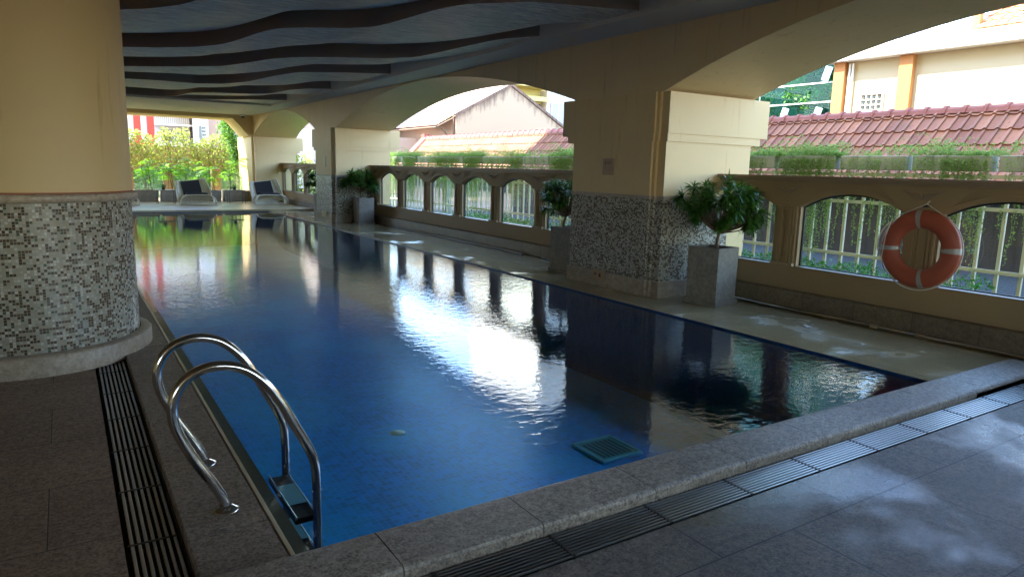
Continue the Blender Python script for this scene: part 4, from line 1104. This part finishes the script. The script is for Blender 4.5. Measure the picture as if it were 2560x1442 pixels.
def tree(x, y, z0, h, cr, seed, label, mat=LEAFT, n=900, ls=.16, group='trees standing for reflections in the teal glass'):
    rg = random.Random(seed); t = thing('reflection_tree', label, 'tree', (x, y, z0), group)
    tr = MB(); tr.tube([(x, y, z0), (x+.1, y, z0+h*.4), (x, y+.1, z0+h*.7)], [.12, .09, .06], 8)
    blobs = []
    for k in range(9):
        a = rg.uniform(0, 2*PI); e = Vector((x+math.cos(a)*cr*rg.uniform(.1, .7), y+math.sin(a)*cr*rg.uniform(.1, .7), z0+h*rg.uniform(.45, .92)))
        tr.tube([(x, y, z0+h*.4), e], [.05, .015], 5, cap=False); blobs.append((e, cr*rg.uniform(.3, .55)))
    tr.build('trunk', BARK, t); s = MB()
    for k in range(n):
        c, rr = rg.choice(blobs); d = Vector((rg.gauss(0, 1), rg.gauss(0, 1), rg.gauss(0, 1))).normalized()*rr*rg.random()**.4
        leafquad(s, c+d, ls*rg.uniform(.6, 1.3), rg)
    s.build('crown', mat, t); return t
tree(29.9, 20.2, -.2, 8.4, 1.9, 61, 'green tree added behind the teal glass to stand for a reflection', n=4800, ls=.19)  # added inside the building, stands for a tree mirrored in the glass
tree(30.5, 23.6, -.2, 6.0, 1.4, 62, 'darker tree added low behind the teal glass to stand for a reflection', n=2200, ls=.17)

# ------------------------------------------------------------------ gable house, yellow and white buildings
GY = 38.0
t = thing('gable_house', 'house with stained peach gable wall and pale roof beyond the middle opening', 'house', (24, 44, -.25))
s = MB(); ap = (24.1, 6.56); Lw, Rw = (20.2, 4.54), (28.9, 3.82)
s.face([(Lw[0], GY, -.24), (Rw[0], GY, -.24), (Rw[0], GY, Rw[1]), (ap[0], GY, ap[1]), (Lw[0], GY, Lw[1])])
s.face([(Lw[0], GY+.25, -.24), (Rw[0], GY+.25, -.24), (Rw[0], GY+.25, Rw[1]), (ap[0], GY+.25, ap[1]), (Lw[0], GY+.25, Lw[1])][::-1])
s.face([(Lw[0], GY, -.24), (Lw[0], GY, Lw[1]), (Lw[0], GY+.25, Lw[1]), (Lw[0], GY+.25, -.24)])
s.v = [(v[0]-ap[0], v[1], v[2]) for v in s.v]; gw = s.build('gable_wall', GABLE, None, org=(0, 0, 0)); gw.parent = t; gw.location = (ap[0]-24, -44, .25)
s = MB(); pts = [(Lw[0]-.08, Lw[1]-.03), (ap[0], ap[1]+.02), (Rw[0]+.12, Rw[1]-.03)]
for (xa, za), (xb, zb) in zip(pts[:-1], pts[1:]):
    s.face([(xa, GY-.08, za), (xb, GY-.08, zb), (xb, GY-.08, zb+.18), (xa, GY-.08, za+.18)]); s.face([(xa, GY-.08, za+.18), (xb, GY-.08, zb+.18), (xb, GY+.35, zb+.18), (xa, GY+.35, za+.18)]); s.face([(xa, GY-.08, za), (xa, GY+.35, za), (xb, GY+.35, zb), (xb, GY-.08, zb)])
s.build('verge_coping', m_paint('mossy_verge', (.30, .18, .13), .85, .35, .3, ((.11, .08, .06), .5)), t)
s = MB(); E1 = (19.0, 3.82); rows = []
for i in range(23):
    k = i/22.; x = E1[0]+(ap[0]-E1[0])*k; z = E1[1]+(ap[1]+.12-E1[1])*k
    if i: rows.append([(x, GY+.35, z+.12), (x, GY+17, z+.12)])
    rows.append([(x+.002, GY+.35, z+.16), (x+.002, GY+17, z+.16)])
s.grid(rows, smooth=False); s.build('front_roof', PINKR, t)
s = MB(); s.face([(ap[0], GY+.35, ap[1]+.1), (ap[0], GY+17, ap[1]+.1), (Rw[0]+.5, GY+17, 3.5), (Rw[0]+.5, GY+.35, 3.5)][::-1]); s.build('rear_roof', PINKR, t)
b = MB(); b.box(20.2, 20.4, GY+.26, GY+17, -.2, 4.3); b.build('side_wall', PINKW, t)
b = MB(); b.tube([(19.05, GY+.25, 3.86), (20.15, GY+.25, 4.42)], .06, 6); b.build('rafter', BARK, t)
b = MB(); b.tube([(19.3, GY+.25, 3.84), (20.1, GY+.25, 3.05)], .05, 6); b.build('brace', BARK, t)
b = MB(); b.tube([(20.12, GY+.15, 2.0), (20.12, GY+.15, 4.5)], .06, 6); b.build('drainpipe', BARK, t)
b = MB(); b.tube([(19.0, GY+.25, 3.83), (19.0, GY+17, 3.83)], .06, 6); b.build('gutter', BARK, t)
b = MB(); b.box(13.6, 19.2, 41.5, 44, -.249, 3.25); b.build('annex_house', PINKW, None, org=(16, 42, -.25), label='pale pink low wall block under the left end of the pale roof', category='building')
t = thing('yellow_building', 'pale yellow building with flat canopy right of the stained gable', 'building', (31, 52, -.25))
b = MB(); b.box(26.0, 33.7, 48.5, 58, -.249, 6.9); b.build('wall', YELW, t)
b = MB(); b.box(25.4, 33.75, 47.4, 58.2, 6.901, 7.25); b.build('canopy', YELW, t)
b = MB(); b.box(26.0, 33.7, 48.7, 58, 7.251, 7.92); b.build('parapet_wall', YELW, t)
b = MB(); b.box(25.2, 33.78, 46.9, 58.4, 7.921, 8.25); b.build('roof_slab', YELW, t)
b = MB(); b.tube([(33.5, 48.4, -.2), (33.5, 48.4, 6.8)], .06, 6); b.build('downpipe', STEELD, t)
t = thing('white_tower', 'tall white building with grey paned window at the right of the gable house', 'building', (38, 52, -.25))
b = MB(); b.box(33.9, 46, 48, 60, -.249, 20.); b.build('wall', WHITE, t)
for z in (5.05, 10.6, 15.5):
    b = MB(); b.box(34.3, 36.4, 47.94, 47.999, z, z+1.8); o = b.build('window', DARKG, t)
    b = MB()
    for k in range(4): b.box(34.28+.69*k, 34.37+.69*k, 47.88, 47.939, z, z+1.8)
    b.box(34.24, 36.47, 47.86, 47.9385, z+1.801, z+1.88); b.box(34.24, 36.47, 47.86, 47.9385, z-.08, z-.001); b.build('window_frame', WHITE, o)
    b = MB(); b.box(34.38, 36.34, 47.90, 47.9389, z+.01, z+1.79); b.build('blind', m_plain('grey_blind', (.36, .40, .44), .4) if z < 6 else bpy.data.materials['grey_blind'], o)
# building beyond the farthest opening
t = thing('white_annex', 'sunlit white building with dark window beyond the farthest arched opening', 'building', (16, 48, -.06))
b = MB(); b.box(14.2, 18.0, 46, 56, -.24, 12); b.build('wall', WHITE, t)
b = MB(); b.box(15.2, 16.2, 45.95, 45.999, 3.2, 5.0); b.build('window', DARKG, t)
b = MB(); b.box(12.6, 14.19, 44.5, 56, -.059, 3.6); b.build('garden_shed', WHITE, None, org=(13.4, 50, -.06), label='low white block left of the white building past the farthest arch', category='building')

# ------------------------------------------------------------------ far view over the glass fence
def creeper(x0, x1, y, z0, z1, seed, n, mat, label, name='creeper_hedge', thick=.35, cat='hedge', group=None, ls=.12):
    rg = random.Random(seed); t = thing(name, label, cat, ((x0+x1)/2, y, z0), group)
    s = MB()
    for k in range(n):
        x = rg.uniform(x0, x1); zz = z0+(z1-z0)*rg.random()**.75
        zt = z1+.16*math.sin(x*3.1+seed)+.1*math.sin(x*7.7)
        zz = z0+(zt-z0)*rg.random()**.7
        leafquad(s, (x, y+rg.uniform(-thick, thick)*(.4+.6*rg.random()), zz), ls*rg.uniform(.5, 1.3), rg)
    s.build('leaves', mat, t)
    s = MB()
    for k in range(int((x1-x0)*5)):
        x = rg.uniform(x0, x1); s.tube([(x, y, z0), (x+rg.uniform(-.15, .15), y+.05, (z0+z1)/2), (x+rg.uniform(-.3, .3), y, z1-.1)], .012, 4, cap=False)
    s.build('stems', BARK, t); return t
b = MB(); b.box(-6, 7.9, 31.6, 31.8, -.059, 2.05); b.build('garden_wall', PINKW, None, org=(1, 31.7, -.06), label='peach garden wall behind the creepers past the far deck', category='wall')
creeper(-2.5, 4.4, 31.1, .2, 2.62, 71, 8200, LEAFY, 'yellow green creeper hedge behind the far palms')
creeper(4.4, 6.2, 31.0, .2, 2.45, 72, 2300, LEAFY, 'paler flowering creeper hedge right of the yellow green hedge')
creeper(6.0, 8.2, 31.3, .2, 2.5, 75, 1500, LEAFV, 'leafy creeper glimpsed right of the farthest pillar')
rg = random.Random(5)
t = thing('climbing_tree', 'slender leafy tree rising against the sloping end of the cross beam', 'tree', (5.95, 29.9, 0))
s = MB(); s.tube([(5.95, 29.9, 0), (5.85, 29.9, 1.6), (5.65, 29.9, 3.0)], [.05, .04, .02], 6); s.build('trunk', BARK, t)
s = MB()
for k in range(2600):
    z = rg.uniform(1.4, 3.25); cx = 5.95-.17*(z-1.5)+.12*math.sin(z*4); w_ = .34*(1.15-abs(z-2.3)*.45)
    leafquad(s, (cx+rg.gauss(0, .5)*w_, 29.9+rg.gauss(0, .5)*w_, z), rg.uniform(.06, .12), rg)
s.build('leaves', LEAFT, t)
creeper(6.6, 9.3, 28.6, -.05, 1.75, 78, 1500, LEAFY, 'sunny bush beyond the farthest balustrade windows', 'garden_bush', .5, 'bush')
creeper(11.6, 14.0, 34.0, -.2, 2.1, 79, 2600, LEAFY, 'yellow green bush below the white building past the farthest arch', 'garden_bush', .6, 'bush')
# far buildings
t = thing('red_portal', 'pair of red painted columns on the white building at the far left', 'columns', (3.8, 44, 0))
for x in (3.62, 4.28):
    b = MB(); b.box(x-.17, x+.17, 43.9, 44.3, -.059, 7.5); b.build('column', REDP, t)
b = MB(); b.box(3.2, 4.0, 43.85, 43.899, 2.1, 2.45); b.build('banner', REDP, t)
t = thing('white_house', 'white multi storey building with railings beyond the hedge', 'building', (4, 48, -.06))
b = MB(); b.box(-8, 6.55, 46, 56, -.059, 9); b.build('wall', WHITE, t)
for x0, x1, z0, z1 in ((2.1, 3.1, 2.9, 3.7), (5.0, 6.4, 2.6, 3.25), (.2, 1.6, 2.9, 3.8)):
    b = MB(); b.box(x0, x1, 45.95, 45.999, z0, z1); o = b.build('window', DARKG, t); b = MB(); b.box((x0+x1)/2-.03, (x0+x1)/2+.03, 45.92, 45.949, z0, z1); b.box(x0-.05, x1+.05, 45.9, 45.949, z1, z1+.06); b.build('window_frame', WHITE, o)
b = MB(); b.box(4.6, 6.6, 45.3, 45.9, 3.45, 3.56); b.box(4.55, 6.65, 45.2, 45.95, 4.3, 4.5)
b.build('balcony_slab', WHITE, t)
b = MB()
for k in range(20): b.tube([(4.65+.1*k, 45.32, 3.57), (4.65+.1*k, 45.32, 3.95)], .012, 4)
b.tube([(4.6, 45.32, 3.96), (6.6, 45.32, 3.96)], .02, 4); b.build('balcony_railing', STEELB, t)
t = thing('pink_house', 'pale pink building with small windows right of the white one', 'building', (9.5, 47, -.06))
b = MB(); b.box(7.0, 12.4, 45, 54, -.059, 9); b.build('wall', PINKW, t)
b = MB(); b.box(6.56, 7.35, 44.6, 44.999, 2.0, 8.8); b.build('stair_column', WHITE, t)
for x0, z0 in ((8.5, 2.85), (8.5, 3.6), (10, 3.3)):
    b = MB(); b.box(x0, x0+.8, 44.95, 44.999, z0, z0+.35); o = b.build('window', DARKG, t)
    b = MB()
    for k in range(4): b.box(x0, x0+.8, 44.92, 44.949, z0+.085*k, z0+.085*k+.04)
    b.build('louvres', WHITE, o)
b = MB(); b.box(6.85, 6.95, 44.5, 44.599, 2.6, 3.5)
for k in range(5): b.box(7.0, 7.2, 44.56, 44.599, 2.55+.2*k, 2.65+.2*k)
b.build('vent_blocks', DARKG, t)
# small bits on the deck
s = MB(); s.face([(6.18, 4.10, .004), (6.24, 4.08, .012), (6.27, 4.14, .006), (6.2, 4.17, .02)], uvs=[(0, 0)]*4); s.face([(6.2, 4.17, .02), (6.27, 4.14, .006), (6.25, 4.2, .004)], uvs=[(0, 0)]*3)
s.build('paper_scrap', WHITE, None, org=(6.22, 4.13, 0), label='scrap of white paper on the beige deck near the steel pipe', category='litter')
